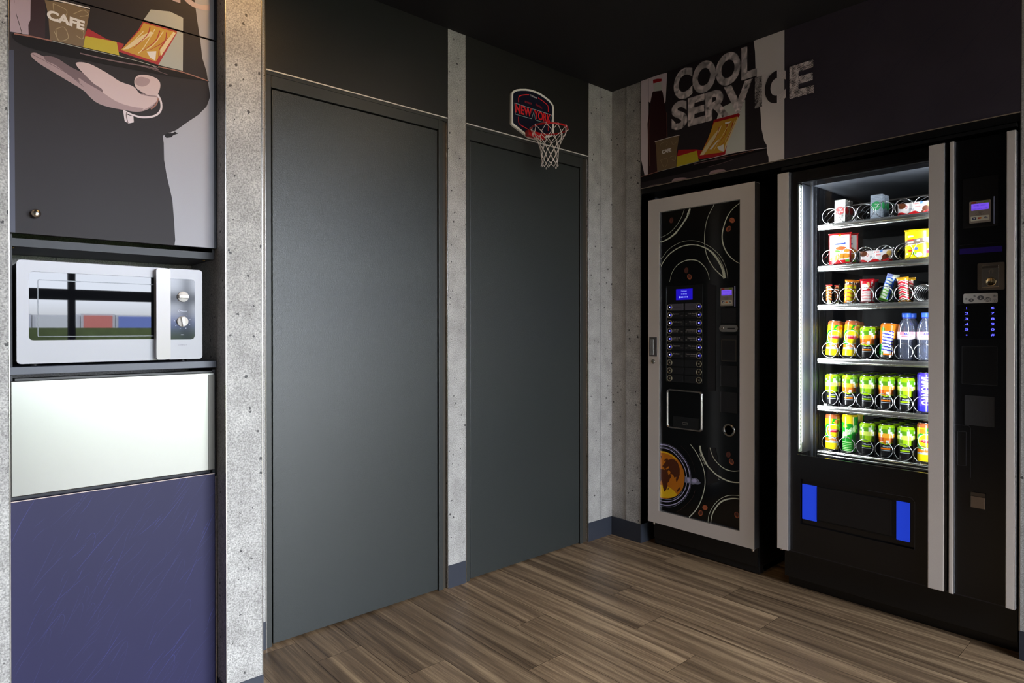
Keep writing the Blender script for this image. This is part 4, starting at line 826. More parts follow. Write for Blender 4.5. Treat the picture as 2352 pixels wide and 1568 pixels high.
# handle and lock on the frame
p_, q_ = (-0.2577,1.0784), (-0.3048,0.9798)
ho = MB().box(XC-.0025, XC+.001, q_[0], p_[0], q_[1], p_[1]).build('door_handle', M('handle_recess_grey', (120, 116, 114), .35, .7), df, bevel=.001)
p2_, q2_ = (-0.2629,1.067), (-0.2836,0.9876)
MB().box(XC-.0045, XC-.002, q2_[0], p2_[0], q2_[1], p2_[1]).build('grip', M('grip_bright', (205, 203, 200), .25, .8), ho, bevel=.001)
c_ = (-0.2819,0.9534)
MB().lathe([(.0115, 0), (.0115, -.004), (.0095, -.006), (.0088, -.0045), (0, -.004)], (XC, c_[0], c_[1]), 'x', 24).build('lock', M('lock_steel', (150, 145, 138), .25, 1.), df)
# foot panel and screws
MB().box(.046, .08, Y1+.004, Y0+.0, .004, Z0-.004).build('kick_plate', M('kick_black', (17, 17, 19), .4), cf, bevel=.002)
MB().box(.08, .68, Y1+.01, Y0-.01, .03, .06).build('base_frame', MATTB, cf)
for y in (Y0-.03, Y1+.012): MB().lathe([(.006, Z0-.012), (.006, Z0)], (.0, y, 0), 'z', 12).build('hinge_pin', M('hinge_steel', (190, 175, 165), .3, 1.), cf)
for x_ in (.12, .6):
    for y in (Y0-.05, Y1+.03): MB().lathe([(.018, 0), (.018, .008), (.006, .010), (.006, .032)], (x_, y, 0), 'z', 14).build('foot', MATTB, cf)
# ------------------------------------------------------------------ snack vending machine
XV = -.0504
vm = thing('snack_machine', 'large black snack and drink vending machine with lit glass front and silver vertical strips', 'vending machine', (.3, -1.355, 0))
A0, A1 = -.9485, -1.7620; TZ = 1.8150
w = MB()
w.box(.0915, .78, A1, A0, 1.745, TZ).box(.0915, .78, A1, A0, .06, .555).box(.0915, .78, -1.034, A0, .555, 1.745).box(.0915, .78, A1, -1.565, .555, 1.745).box(.66, .78, -1.565, -1.034, .555, 1.745)
w.build('cabinet', MATTB, vm)
INW = M('inner_wall_grey', (92, 96, 104), .4, .2)
w = MB().box(.092, .66, -1.0395, -1.0342, .556, 1.744).box(.092, .66, -1.5648, -1.560, .556, 1.744)
w.box(.118, .126, -1.0425, -1.0395, .556, 1.744).box(.150, .154, -1.0425, -1.0395, .556, 1.744).box(.200, .204, -1.0425, -1.0395, .556, 1.744)
w.build('inner_side_walls', M('inner_side_dark', (44, 47, 54), .35, .3), vm)
MB().box(.092, .66, -1.5648, -1.0342, 1.739, 1.7445).build('inner_ceiling', INW, vm)
MB().box(.655, .66, -1.56, -1.0395, .556, 1.739).build('inner_back', M('inner_back_black', (16, 16, 18), .6), vm)
MB().box(.34, .655, -1.56, -1.0395, 1.675, 1.68).build('evaporator_cover', M('cover_brown', (44, 36, 30), .5), vm)
# door: stile, header, lower panel, selection column
XD = -.031
DPN = M('door_gloss_black', (12, 12, 14), .22)
w = MB().box(XD, .09, -1.0265, A0-.0005, .1785, 1.7843).box(XD, .09, -1.5650, -1.0265, 1.7395, 1.7843).box(XD, .09, -1.5650, -1.4641, .1785, .4900)
w.box(XD, XD+.012, -1.5650, -1.0265, .4901, .5900).box(XD+.012, .09, -1.5650, -1.0265, .4901, .5580).box(XD, .09, -1.4640, -1.0265, .1785, .3000).box(XD, .09, -1.0400, -1.0265, .3000, .4900).box(XD+.012, .09, -1.4640, -1.0400, .3000, .4900)
w.box(XD, .09, -1.5650, -1.5100, .5900, 1.7395)
dr = w.build('door', DPN, vm); tag(dr, 'glossy black glazed door')
w = MB().box(XD-.0005, XD+.02, -1.5095, -1.0265, 1.7350, 1.7440)
w.build('glazing_bead', M('bead_dark', (30, 30, 32), .3, .4), dr)
sc = MB().box(XD, .09, A1, -1.5752, .1785, 1.7843).build('selection_column', DPN, vm)
MB().box(-.02, .80, A1+.003, A0-.003, TZ-.012, TZ).build('top_cover', MATTB, vm)
for ya, yb in ((A0, -.9975), (-1.5100, -1.5603), (-1.5747, -1.5892), (-1.7371, -1.7618)):
    s_ = MB().box(XV, XD+.004, yb, ya, .1785, 1.7843).build('trim_strip', ALU, vm, bevel=.0025, seg=3)
    MB().box(XV+.0006, XD+.004, yb-.0006, yb+.0012, .1790, 1.7840).build('strip_edge', ALU2, s_)
# glass
def glass_mat():
    m = bpy.data.materials.new('clear_pane'); m.use_nodes = True; n = m.node_tree.nodes; l = m.node_tree.links; n.clear()
    o = n.new('ShaderNodeOutputMaterial'); mx = n.new('ShaderNodeMixShader'); tr = n.new('ShaderNodeBsdfTransparent'); gl = n.new('ShaderNodeBsdfGlossy'); f = n.new('ShaderNodeFresnel')
    f.inputs['IOR'].default_value = 1.45; gl.inputs['Roughness'].default_value = .01; tr.inputs['Color'].default_value = (.96, .97, .97, 1)
    l.new(f.outputs[0], mx.inputs[0]); l.new(tr.outputs[0], mx.inputs[1]); l.new(gl.outputs[0], mx.inputs[2]); l.new(mx.outputs[0], o.inputs['Surface'])
    return m
MB().px([(-1.0268, .5903), (-1.5098, .5903), (-1.5098, 1.7392), (-1.0268, 1.7392)], XD+.004).build('glass_pane', glass_mat(), dr)
# led strip on the coffee-side jamb, an added unseen one opposite
LED = M('led_chip', (255, 255, 255), .3, emit=(235, 245, 255), es=4); LHO = M('led_housing', (206, 214, 212), .35)
for yj, sg in ((-1.0270, -1), (-1.5142, 1)):
    h = MB().box(XD+.006, XD+.036, min(yj, yj+sg*.004), max(yj, yj+sg*.004), .6000, 1.7300).build('led_housing', LHO, dr)
    q = MB(); z = .62
    q.box(XD+.0062, XD+.0125, min(yj+sg*.004, yj+sg*.0052), max(yj+sg*.004, yj+sg*.0052), .612, 1.722, 1)
    while z < 1.71:
        q.box(XD+.0068, XD+.0118, min(yj+sg*.0052, yj+sg*.0068), max(yj+sg*.0052, yj+sg*.0068), z, z+.008, 0); z += .0155
    q.build('led_strip', [LED, M('led_tape', (235, 240, 240), .4, emit=(225, 238, 245), es=.9)], h)
for yj, sg in ((-1.0268, -1),):
    MB().box(XD+.036, .09, min(yj, yj+sg*.0022), max(yj, yj+sg*.0022), .5920, 1.7370).build('door_inner_lining', M('lining_dark_blue_grey', (38, 41, 50), .5), dr)
MB().box(XD+.013, .0895, -1.5095, -1.0295, .5578, .5588).build('door_sill_liner', M('sill_black', (4, 4, 4), .95, spec=0.), dr)

# trays, spirals, dividers
ZS = [1.5415, 1.3648, 1.1993, .9697, .7664, .5724]; TF = .0262
LN = [-1.1028, -1.1722, -1.2423, -1.3137, -1.3830, -1.4503]
RAIL = M('bright_tray_rail', (225, 226, 222), .22, 1.); SPR = M('spring_steel', (214, 214, 216), .2, 1.); DIV = M('black_divider', (13, 13, 14), .35)
TRB = M('tray_black', (20, 20, 22), .45)
RC_ = .0322
def spiral(y, zc, pitch, turns, hand, w, SA=0., r=RC_):
    """wound wire: each turn lies flat and steps on to the next over an arc of half-width w at the lane's side"""
    P = []; N = 30
    for k in range(turns):
        for i in range(N if k < turns-1 else N+1):
            t = -PI + 2*PI*i/N
            q = min(1, max(0, (t+w)/(2*w))); q = q*q*(3-2*q)
            P.append((.108 + (pitch*(k-1+q) if k else 0), y + hand*r*math.cos(t+SA), zc + r*math.sin(t+SA)))
    return P
for i, z in enumerate(ZS):
    tr_ = MB().box(.094, .60, -1.535, -1.0593, z+.012, z+TF-.0022)
    tr_.box(.59, .60, -1.535, -1.0593, z+.012, z+.07)
    t = tr_.build('tray', TRB, vm)
    pr = [(.106, z+.0010), (.0945, z+.0012), (.0915, z+.0045), (.0905, z+.0075), (.0925, z+.0098), (.0908, z+.0120), (.0906, z+.0190), (.0920, z+.0210), (.0918, z+.0235), (.0940, z+TF-.0004), (.099, z+TF), (.106, z+TF-.0004)]
    n = len(pr); vv = [(x, -1.0593, zz) for x, zz in pr] + [(x, -1.535, zz) for x, zz in pr]
    rl = MB().add(vv, [(k, k+1, k+1+n, k+n) for k in range(n-1)], 0, False); rl.add(vv, [tuple(range(n)), tuple(range(2*n-1, n-1, -1))])
    rl.build('tray_rail', RAIL, t)
    dh = (.050, .055, .088, .088, .088, .088)[i]
    edges = [(LN[k]+LN[k+1])/2 for k in range(5)]
    if i < 2: edges = [edges[1], edges[3]]
    for y in edges:
        zf_ = z+TF-.002; xb = .112
        MB().prism([(xb, zf_), (.58, zf_), (.58, zf_+dh), (xb+.006, zf_+dh), (xb, zf_+dh-.006)], 'y', y-.0008, y+.0008).build('divider', DIV, t)
    for k, y in enumerate(LN):
        zc = z+TF+RC_+.0015
        if i < 2: pitch, turns, hand, st = .046, 9, (-1 if k % 2 else 1), .50
        elif i == 2: pitch, turns, hand, st = ((.0255, 18) if k == 5 else (.046, 10)) + (1, .9 if k == 5 else .30)
        else: pitch, turns, hand, st = .0680, 7, (1 if i == 3 and k in (0, 1, 3) else -1), .10
        P = spiral(y, zc, pitch, turns, hand, st, 1.35 if (i, k) in ((0, 4), (0, 5), (1, 2), (1, 3)) else 0.)
        if i >= 3: P = [P[0]] + P[1:]
        MB().tube(P, .0014, 7).build('spiral', SPR, t)
        if i >= 4: MB().box(.1010, .1060, y+.008, y+.022, z+TF-.001, z+TF+.007).build('spiral_clip', M('clip_dark', (34, 34, 36), .3), t)
# delivery flap with blue lit sides
XR = XD+.0115
MB().box(XR-.001, XR+.001, -1.3990, -1.1045, .3240, .4690).build('flap_recess', M('recess_black', (5, 5, 5), .6), vm)
MB().box(XR-.006, XR-.001, -1.3815, -1.1065, .3310, .4660).build('delivery_flap', M('flap_black', (17, 17, 20), .35), vm, bevel=.001)
MB().box(XR-.0075, XR-.006, -1.3835, -1.3815, .3320, .4655).build('flap_edge', M('flap_edge_grey', (52, 52, 60), .3), vm)
BLP = M('blue_light_panel', (30, 70, 215), .45, emit=(28, 62, 215), es=0.6)
for y0_, y1_ in ((-1.1035, -1.0447), (-1.4450, -1.3997)):
    MB().box(XR-.004, XR-.0005, y0_, y1_, .3210, .4680).build('light_panel', BLP, vm, bevel=.0006)
a_ = MB(); P = [(-1.30, .4905), (-1.44, .4905), (-1.455, .4865), (-1.4625, .4760), (-1.4635, .46), (-1.4635, .30)]
a_.stroke(P, .0009, lambda y, z: (XD-.0006, y, z)); a_.build('recess_outline', M('thin_line_grey', (70, 70, 76), .4), vm)

# selection column: card reader, bank-note display, coin slot, legend, keypad, blank plates
XS = XD-.0008
def rx(p, q): return (min(p[0], q[0]), max(p[0], q[0]), min(p[1], q[1]), max(p[1], q[1]))
y0_, y1_, z0_, z1_ = rx((-1.6105,1.4731), (-1.7108,1.6467)); MB().box(XS, XD, y0_, y1_, z0_, z1_).build('reader_surround', M('surround_black', (15, 14, 14), .35), vm, bevel=.0003)
a_, b_ = (-1.6304,1.4887), (-1.6911,1.5645)
reader(vm, XS-.001, a_[0], b_[0], a_[1], b_[1], 0)
a_, b_ = (-1.6167,1.4755), (-1.7018,1.5697)
MB().ring([(a_[0], a_[1]), (b_[0], a_[1]), (b_[0], b_[1]), (a_[0], b_[1])], [(a_[0]-.0009, a_[1]+.0009), (b_[0]+.0009, a_[1]+.0009), (b_[0]+.0009, b_[1]-.0009), (a_[0]-.0009, b_[1]-.0009)], lambda y, z: (XS-.0006, y, z)).build('reader_outline', M('thin_line_brown', (52, 46, 40), .4), vm)
c_, d_ = (-1.7006,1.48), (-1.7004,1.5733)
MB().box(XS-.004, XS, c_[0]-.0018, c_[0]+.0018, c_[1], d_[1]).build('reader_side_strip', M('strip_bright_lilac', (190, 200, 240), .25, .6), vm)
y0_, y1_, z0_, z1_ = rx((-1.6015,1.3835), (-1.7227,1.4026)); MB().box(XS-.001, XD, y0_, y1_, z0_, z1_).build('price_display', M('display_dark_violet', (22, 16, 52), .15, emit=(24, 12, 66), es=.35), vm)
y0_, y1_, z0_, z1_ = rx((-1.6014,1.4158), (-1.7244,1.4151)); MB().box(XS-.003, XD, y0_, y1_, z0_, z1_).build('display_hood', M('hood_black', (22, 21, 22), .35), vm, bevel=.001)
y0_, y1_, z0_, z1_ = rx((-1.6547,1.254), (-1.7306,1.3471))
NI = M('nickel_plate', (176, 158, 138), .3, 1.)
cp_ = MB().prism(rrect(y0_, y1_, z0_, z1_, .005, 4), 'x', XS-.006, XD).build('coin_plate', NI, vm, bevel=.0015)
y2, y3, z2, z3 = rx((-1.6679,1.2629), (-1.7153,1.3381))
MB().box(XS-.0085, XS-.0055, y2, y3, z2, z3).build('coin_chute', M('nickel_bright', (214, 198, 178), .22, 1.), cp_, bevel=.001)
MB().box(XS-.010, XS-.0085, y2+.001, y3-.001, z3-.010, z3-.002).build('chute_lip', M('nickel_shade', (120, 108, 98), .35, 1.), cp_)
c_ = (-1.6936,1.2818); q = MB().lathe([(.0150, 0), (.0150, -.003), (.0128, -.0045), (.0120, -.002), (0, -.0015)], (XS-.0085, c_[0], c_[1]), 'x', 28)
q.build('coin_cup', M('nickel_ring', (196, 172, 130), .2, 1.), cp_)
for k in (-1, 0, 1): MB().box(XS-.0112, XS-.010, c_[0]+k*.005-.0008, c_[0]+k*.005+.0008, c_[1]-.010, c_[1]+.010).build('cup_rib', M('rib_dark', (84, 70, 54), .35, .8), cp_)
ar = (-1.6942,1.3161)
q = MB().stroke([(ar[0]+.004, ar[1]-.006), (ar[0]+.004, ar[1]+.001), (ar[0]+.008, ar[1]+.001), (ar[0], ar[1]+.008), (ar[0]-.008, ar[1]+.001), (ar[0]-.004, ar[1]+.001), (ar[0]-.004, ar[1]-.006)], .0009, lambda y, z: (XS-.0088, y, z), smooth=False)
q.build('arrow_mark', M('arrow_engraved', (120, 100, 84), .4), cp_)
y0_, y1_, z0_, z1_ = rx((-1.6126,1.2096), (-1.7107,1.2437))
lg = MB().prism(rrect(y0_, y1_, z0_, z1_, .005, 4), 'x', XS-.0012, XD).build('coin_legend', M('legend_plate_pale', (196, 194, 190), .4), vm)
tm = MB(); t0 = XS-.0016
for (px_, pz_), r_, s_ in ((((-1.636,1.2203)), .0075, '1'), (((-1.663,1.228)), .0098, '2'), (((-1.6832,1.2212)), .0092, '0,50'), (((-1.6214,1.2256)), .0038, '0,05'), (((-1.6461,1.2352)), .0042, '0,10'), (((-1.702,1.2326)), .0052, '0,20')):
    tm.px(circ(px_, pz_, r_, r_*.82, 22), t0, 0); tm.text(s_, (t0-.0003, px_, pz_-r_*.38), UX, VZ, r_*.78, 1, maxw=r_*1.6, bold=.02)
c_ = (-1.7024,1.2159); tm.ring(circ(c_[0], c_[1], .0062, .0052, 20), circ(c_[0], c_[1], .0055, .0046, 20), lambda y, z: (t0, y, z), 0); tm.text('€', (t0, c_[0], c_[1]-.0028), UX, VZ, .0055, 0)
tm.build('coin_marks', [M('legend_print_grey', (84, 84, 86), .5), M('legend_print_pale', (215, 214, 210), .5)], lg)
y0_, y1_, z0_, z1_ = rx((-1.5954,1.0858), (-1.7255,1.204))
kp = MB().box(XS-.001, XD, y0_, y1_, z0_, z1_).build('keypad', M('keypad_gloss', (7, 7, 9), .12), vm)
KEM = M('keypad_blue_glow', (60, 60, 255), .4, emit=(84, 84, 255), es=2.6); KLN = M('keypad_divider', (84, 84, 92), .4)
for col, ss, cx_ in ((0, '12345*', 246), (1, '67890#', 455)):
    for i, s_ in enumerate(ss):
        p_ = ((-1.6225,1.193), (-1.6972,1.192))[col]; q_ = ((-1.6227,1.1178), (-1.6974,1.1178))[col]
        y_ = p_[0]+(q_[0]-p_[0])*i/4; z_ = p_[1]+(q_[1]-p_[1])*i/4
        MB().text(s_, (XS-.0014, y_, z_-(.0036 if s_ != '*' else .0065)), UX, VZ, .0074, width=.0100 if s_ not in '1*' else None, bold=.012).build('number_key', KEM, kp)
        if i < 5: MB().box(XS-.0013, XS-.001, y_-.0088, y_+.0088, z_-.0066, z_-.0061).build('key_divider', KLN, kp)
def plate(nm, za, zb_, mat_, rr_=.002, line=None):
    y0_, y1_, z0_, z1_ = rx(za, zb_)
    o_ = MB().prism(rrect(y0_, y1_, z0_, z1_, rr_, 4), 'x', XS-.001, XD).build(nm, mat_, vm)
    if line: MB().ring(rrect(y0_, y1_, z0_, z1_, rr_, 4), rrect(y0_+.0008, y1_-.0008, z0_+.0008, z1_-.0008, rr_*.8, 4), lambda y, z: (XS-.0014, y, z)).build('plate_edge', line, o_)
    return o_
plate('blank_cover', (-1.6088,0.9259), (-1.7104,1.0593), M('cover_black', (11, 11, 12), .3), .003, M('thin_line_grey', (70, 70, 76), .4))
plate('sticker_patch', (-1.6176,0.7822), (-1.7025,0.8861), M('patch_grey', (42, 42, 44), .6, noise=(90, .3)))
hd_ = plate('door_handle', (-1.5964,0.6372), (-1.6224,0.7572), M('handle_black', (8, 8, 8), .3), .002, M('thin_line_grey', (70, 70, 76), .4))
a_ = MB(); a_.stroke([(-1.5878,0.7789), (-1.6293,0.78), (-1.6348,0.7719), (-1.6355,0.5965)], .0008, lambda y, z: (XS-.0008, y, z), smooth=False); a_.build('handle_outline', M('thin_line_grey', (70, 70, 76), .4), vm)
y0_, y1_, z0_, z1_ = rx((-1.6358,0.495), (-1.6786,0.5503))
cr_ = MB().box(XS-.003, XD, y0_, y1_, z0_, z1_).build('coin_return', M('return_frame_black', (10, 10, 10), .3), vm, bevel=.0008)
MB().box(XS-.006, XS-.003, y0_+.001, y1_-.001, z0_+.001, z0_+.74*(z1_-z0_)).build('return_flap', M('return_flap_metal', (150, 138, 128), .28, .95), cr_, bevel=.001)
MB().box(XS-.0042, XS-.003, y0_+.001, y1_-.001, z0_+.76*(z1_-z0_), z1_-.001).build('return_lip', M('return_lip_metal', (96, 88, 80), .35, .9), cr_)
# plinth
MB().box(.052, .70, A1+.006, A0-.004, .0, .1735).build('kick_plate', M('plinth_black', (13, 13, 14), .35), vm, bevel=.002)
MB().box(.02, .0525, A1+.002, A0-.001, .045, .1735).build('plinth_cover', M('plinth_cover_black', (16, 16, 17), .3), vm, bevel=.002)
MB().box(XD+.002, .09, A1+.001, A0-.001, .1740, .1780).build('door_bottom_edge', M('edge_line_dark', (46, 44, 52), .3), vm)
MB().lathe([(.007, .1735), (.007, .1785)], (XV+.012, -.965, 0), 'z', 14).build('hinge_pin', M('hinge_steel', (190, 175, 165), .3, 1.), vm)
# ------------------------------------------------------------------ goods in the snack machine
PR_ = dict(silver=M('can_metal', (200, 200, 202), .22, 1.), lid=M('can_lid_metal', (190, 190, 192), .25, 1.), black=M('can_black', (16, 16, 18), .25), lime=M('can_lime', (150, 196, 16), .25), lime2=M('can_lime_dark', (96, 140, 14), .25),
    limef=M('can_lime_slice', (206, 222, 96), .25), white=M('can_white', (222, 230, 224), .25), leaf=M('can_leaf', (86, 146, 22), .25), orange=M('can_orange', (224, 120, 20), .25), orange2=M('can_deep_orange', (196, 86, 16), .25), orf=M('can_orange_slice', (240, 172, 52), .25),
    yellow=M('can_yellow', (240, 214, 20), .25), red=M('can_red', (176, 30, 50), .25), green=M('can_green', (16, 142, 26), .25), green2=M('can_pale_green', (170, 214, 150), .25), purple=M('can_purple', (64, 48, 170), .25), blue=M('can_blue', (40, 36, 190), .25),
    grey=M('can_greyblue', (170, 182, 190), .25), brownr=M('can_copper', (160, 84, 44), .25), pink=M('print_pink', (236, 150, 160), .3))
KEYS = list(PR_); PM = [PR_[k] for k in KEYS]; KI = {k: i for i, k in enumerate(KEYS)}
def can(name, r, h, pat, neck=.0045, texts=(), shoulder=.010, base='silver', rim='silver'):
    """sleek can: lathed body whose label is a fine grid of coloured faces; the front of the label looks to -x"""
    mb = MB(); NA, NZ = 96, 62; zb, zt = .007, h-shoulder
    vs = [(r*math.cos(2*PI*i/NA), r*math.sin(2*PI*i/NA), zb+(zt-zb)*j/NZ) for j in range(NZ+1) for i in range(NA)]
    k0 = len(mb.v); mb.v += vs
    for j in range(NZ):
        for i in range(NA):
            a = ((i+.5)/NA*360+180) % 360-180; a = (180-a if a > 0 else -180-a)     # 0 = front (-x); + = towards +y
            mb.f.append((k0+j*NA+i, k0+j*NA+(i+1) % NA, k0+(j+1)*NA+(i+1) % NA, k0+(j+1)*NA+i)); mb.mi.append(KI[pat(-a, (j+.5)/NZ)]); mb.sm.append(True)
    rn_ = r-neck
    mb.lathe([(r*.80, 0), (r*.86, .0005), (r, zb)], seg=NA, m=KI[base])
    sm_ = KI[pat(0, .999)] if rim == 'silver' else KI[rim]
    mb.lathe([(r, zt), (r-.0012, zt+shoulder*.35), (rn_, zt+shoulder*.8)], seg=NA, m=sm_)
    mb.lathe([(rn_, zt+shoulder*.8), (rn_+.0008, h-.001), (rn_+.0002, h), (rn_-.001, h-.0005), (rn_-.0015, h-.0035), (0, h-.0035)], seg=NA, m=KI['lid'])
    mb.box(-.004, .010, -.005, .005, h-.0034, h-.0022, KI['silver'])
    for s_, zc, hh, ww, col, rot in texts:
        vs_, fs_, w_ = glyphs(s_, .02); sy = hh/CAP; sx_ = ww/w_
        if rot: vs_, fs_ = split_small(vs_, fs_, .0035/sy)
        P = []
        for x, y in vs_:
            u, v = (x-w_/2)*sx_, y*sy
            if rot: u, v = -(y-CAP/2)*sy, (x-w_/2)*sx_        # reads upwards
            a = u/r; P.append((-(r+.0005)*math.cos(a), -(r+.0005)*math.sin(a), zc+v))
        mb.add(P, fs_, KI[col])
    return mb.build(name, PM)
def hsh(a, b): return (math.sin(a*12.9898+b*78.233)*43758.5453) % 1
def p_mojito(fruit, base_, slice_):
    def f(a, h):
        a += 12; edge = .40+.05*abs(((a+45) % 90)-45)/45
        if h < edge: 
            if .235 < h < .285 and abs(a) < 34: return base_
            if .195 < h < .205 and abs(a) < 34: return 'grey'
            return 'black'
        if h < edge+.035: return 'lime'
        v = math.sin(math.radians(a*4+20))*.5+.5
        if h < .64: return 'white' if (abs((a % 120)-14) < 9 and h < .56 and fruit == 'o') else (base_ if (v > .35 or h < .52) else ('orange2' if fruit == 'o' else 'lime2'))
        if h < .79: 
            d = ((a+28) % 80-40)/36; e_ = (h-.70)/.125
            return slice_ if d*d+e_*e_ < 1 else 'white'
        return 'leaf' if hsh(int(a/17), int(h*14)) > .42 else ('white' if h < .93 else 'lime')
    return f
def p_peach(a, h):
    a -= 6
    d = math.hypot(a/62, (h-.56)/.19)
    if h < .10: return 'yellow'
    if h < .20: return 'yellow'
    if h < .235: return 'grey'
    if d < 1:
        if math.hypot(a/48, (h-.565)/.052) < 1: return 'red'
        return 'yellow'
    if d < 1.10: return 'white'
    if h < .40: return 'green' if (h > .34 and a < -10) else 'orange'
    if h < .78 and d < 1.4: return 'green' if a < -20 or h < .5 else 'yellow'
    if h < .93: return 'orange' if math.hypot((a+34)/26, (h-.84)/.07) < 1 or math.hypot((a-34)/26, (h-.85)/.06) < 1 else ('green' if abs(a+math.sin(h*40)*16) < 18 else 'yellow')
    return 'brownr'
def p_green(a, h):
    if h > .70+.10*math.sin(math.radians(a*1.6+90)) and h > .80 - (a+40)*.002 and a < 30: return 'yellow'
    if abs(h-(.58+a*.0022)) < .075+.02*math.sin(a*.2) and abs(a) < 62: return 'green2'
    if math.hypot((a+36)/16, (h-.72)/.05) < 1: return 'yellow'
    if h < .30 and (int(h*60) % 3 == 0) and a < 10: return 'green2'
    return 'green'
def p_purple(a, h): return 'blue' if h < .14 else 'purple'
def p_orange(a, h):
    if h < .06: return 'silver'
    if abs(a+4) < 40 and .18 < h < .82: return 'white' if int(h*30+a*.02) % 3 else 'blue'
    if abs(a) < 26 and h < .18: return 'white' if h > .12 else 'orange'
    if math.hypot((a+44)/18, (h-.86)/.08) < 1: return 'leaf'
    d = math.hypot((a-58)/30, (h-.66)/.15)
    if d < 1: return 'orf' if (d > .86 or int((math.atan2(h-.66, (a-58)/200)+3.2)*3) % 2) else 'orange'
    if h < .40 and a < -30: return 'green'
    return 'orange'
CANS = {}
PROTO_USED = set()
def proto(kind):
    if kind in CANS: return CANS[kind]
    if kind == 'lime': o_ = can('drink_can', .0300, .1350, p_mojito('l', 'lime', 'limef'), texts=[('Mojito', .0440, .0058, .030, 'grey', 0)], shoulder=.012, neck=.007, base='black')
    elif kind == 'amber': o_ = can('drink_can', .0300, .1350, p_mojito('o', 'orange', 'orf'), texts=[('Mojito', .0440, .0058, .030, 'grey', 0)], shoulder=.012, neck=.007, base='black')
    elif kind == 'peach': o_ = can('drink_can', .0287, .1560, p_peach, texts=[('Lipton', .0865, .0085, .036, 'pink', 0), ('ICE TEA', .0500, .0055, .030, 'white', 0), ('PÊCHE', .0400, .0050, .022, 'white', 0)], rim='brownr')
    elif kind == 'green': o_ = can('drink_can', .0300, .1620, p_green, texts=[('7', .078, .018, .012, 'white', 0)])
    elif kind == 'purple': o_ = can('drink_can', .0287, .1580, p_purple, texts=[('OANOMVI', .0860, .0300, .1080, 'white', 1)])
    elif kind == 'orange': o_ = can('drink_can', .0300, .1450, p_orange)
    CANS[kind] = o_; return o_
def put(o_, key, loc, rot=(0, 0, 0), label='', cat='', group=None):
    if key in PROTO_USED: o_ = copy_tree(o_)
    PROTO_USED.add(key)
    o_.location = loc; o_.rotation_euler = rot; tag(o_, label, cat, group); return o_
SHN = ['top shelf', 'second shelf down', 'third shelf down', 'fourth shelf down', 'fifth shelf down', 'bottom shelf']
LNN = ['first', 'second', 'third', 'fourth', 'fifth', 'sixth']
DP = ['front of', 'second back in', 'third back in', 'fourth back in', 'fifth back in']
DESC = {'lime': 'lime-green mojito can', 'amber': 'orange mojito can', 'peach': 'yellow peach tea can', 'green': 'green soda can', 'purple': 'purple soda can', 'orange': 'striped orange soda can'}
def lane_cans(row, lane, kind, n, turn=.32):
    for d in range(n):
        z = ZS[row]+TF+.0002
        put(proto(kind), kind, (.1432+.068*d, LN[lane], z), (0, 0, turn+(.0 if d == 0 else .5*d)), '%s, %s %s lane from coffee machine, %s' % (DESC[kind], DP[d], LNN[lane], SHN[row]), 'drink can', 'drink cans on the '+SHN[row])
for lane, kind in enumerate(['lime', 'amber', 'lime', 'amber', 'lime', 'purple']): lane_cans(4, lane, kind, 1 if kind == 'purple' else 5)
for lane, (kind, n_) in enumerate([('peach', 2), ('green', 2), ('lime', 5), ('amber', 5), ('lime', 5), ('peach', 2)]): lane_cans(5, lane, kind, n_)
lane_cans(3, 2, 'amber', 3)
# leaning cans of the fourth shelf
z3 = ZS[3]+TF
for lane, kind, tl in ((0, 'peach', (.05, .133)), (1, 'peach', (.05, .133)), (3, 'orange', (.045, .09))):
    for d in range(2):
        R_ = Matrix.Rotation(.30, 4, 'Z'); tilt = Matrix.Rotation(tl[1]*.6, 4, 'Y') @ Matrix.Rotation(tl[0], 4, 'X') if d == 0 else Matrix.Rotation(.0, 4, 'Y')
        e_ = (tilt @ R_).to_euler(); lift = .0287*(abs(math.sin(tl[1]*.6))+abs(math.sin(tl[0])))*.86 if d == 0 else .0003
        put(proto(kind), kind, (.1387+(.0735 if kind == 'peach' else .0712)*d+(.0014 if kind == 'orange' else 0), LN[lane], z3+lift), e_, '%s, %s %s lane from coffee machine, %s%s' % (DESC[kind], DP[d], LNN[lane], SHN[3], ', leaning' if d == 0 else ''), 'drink can', 'drink cans on the '+SHN[3])
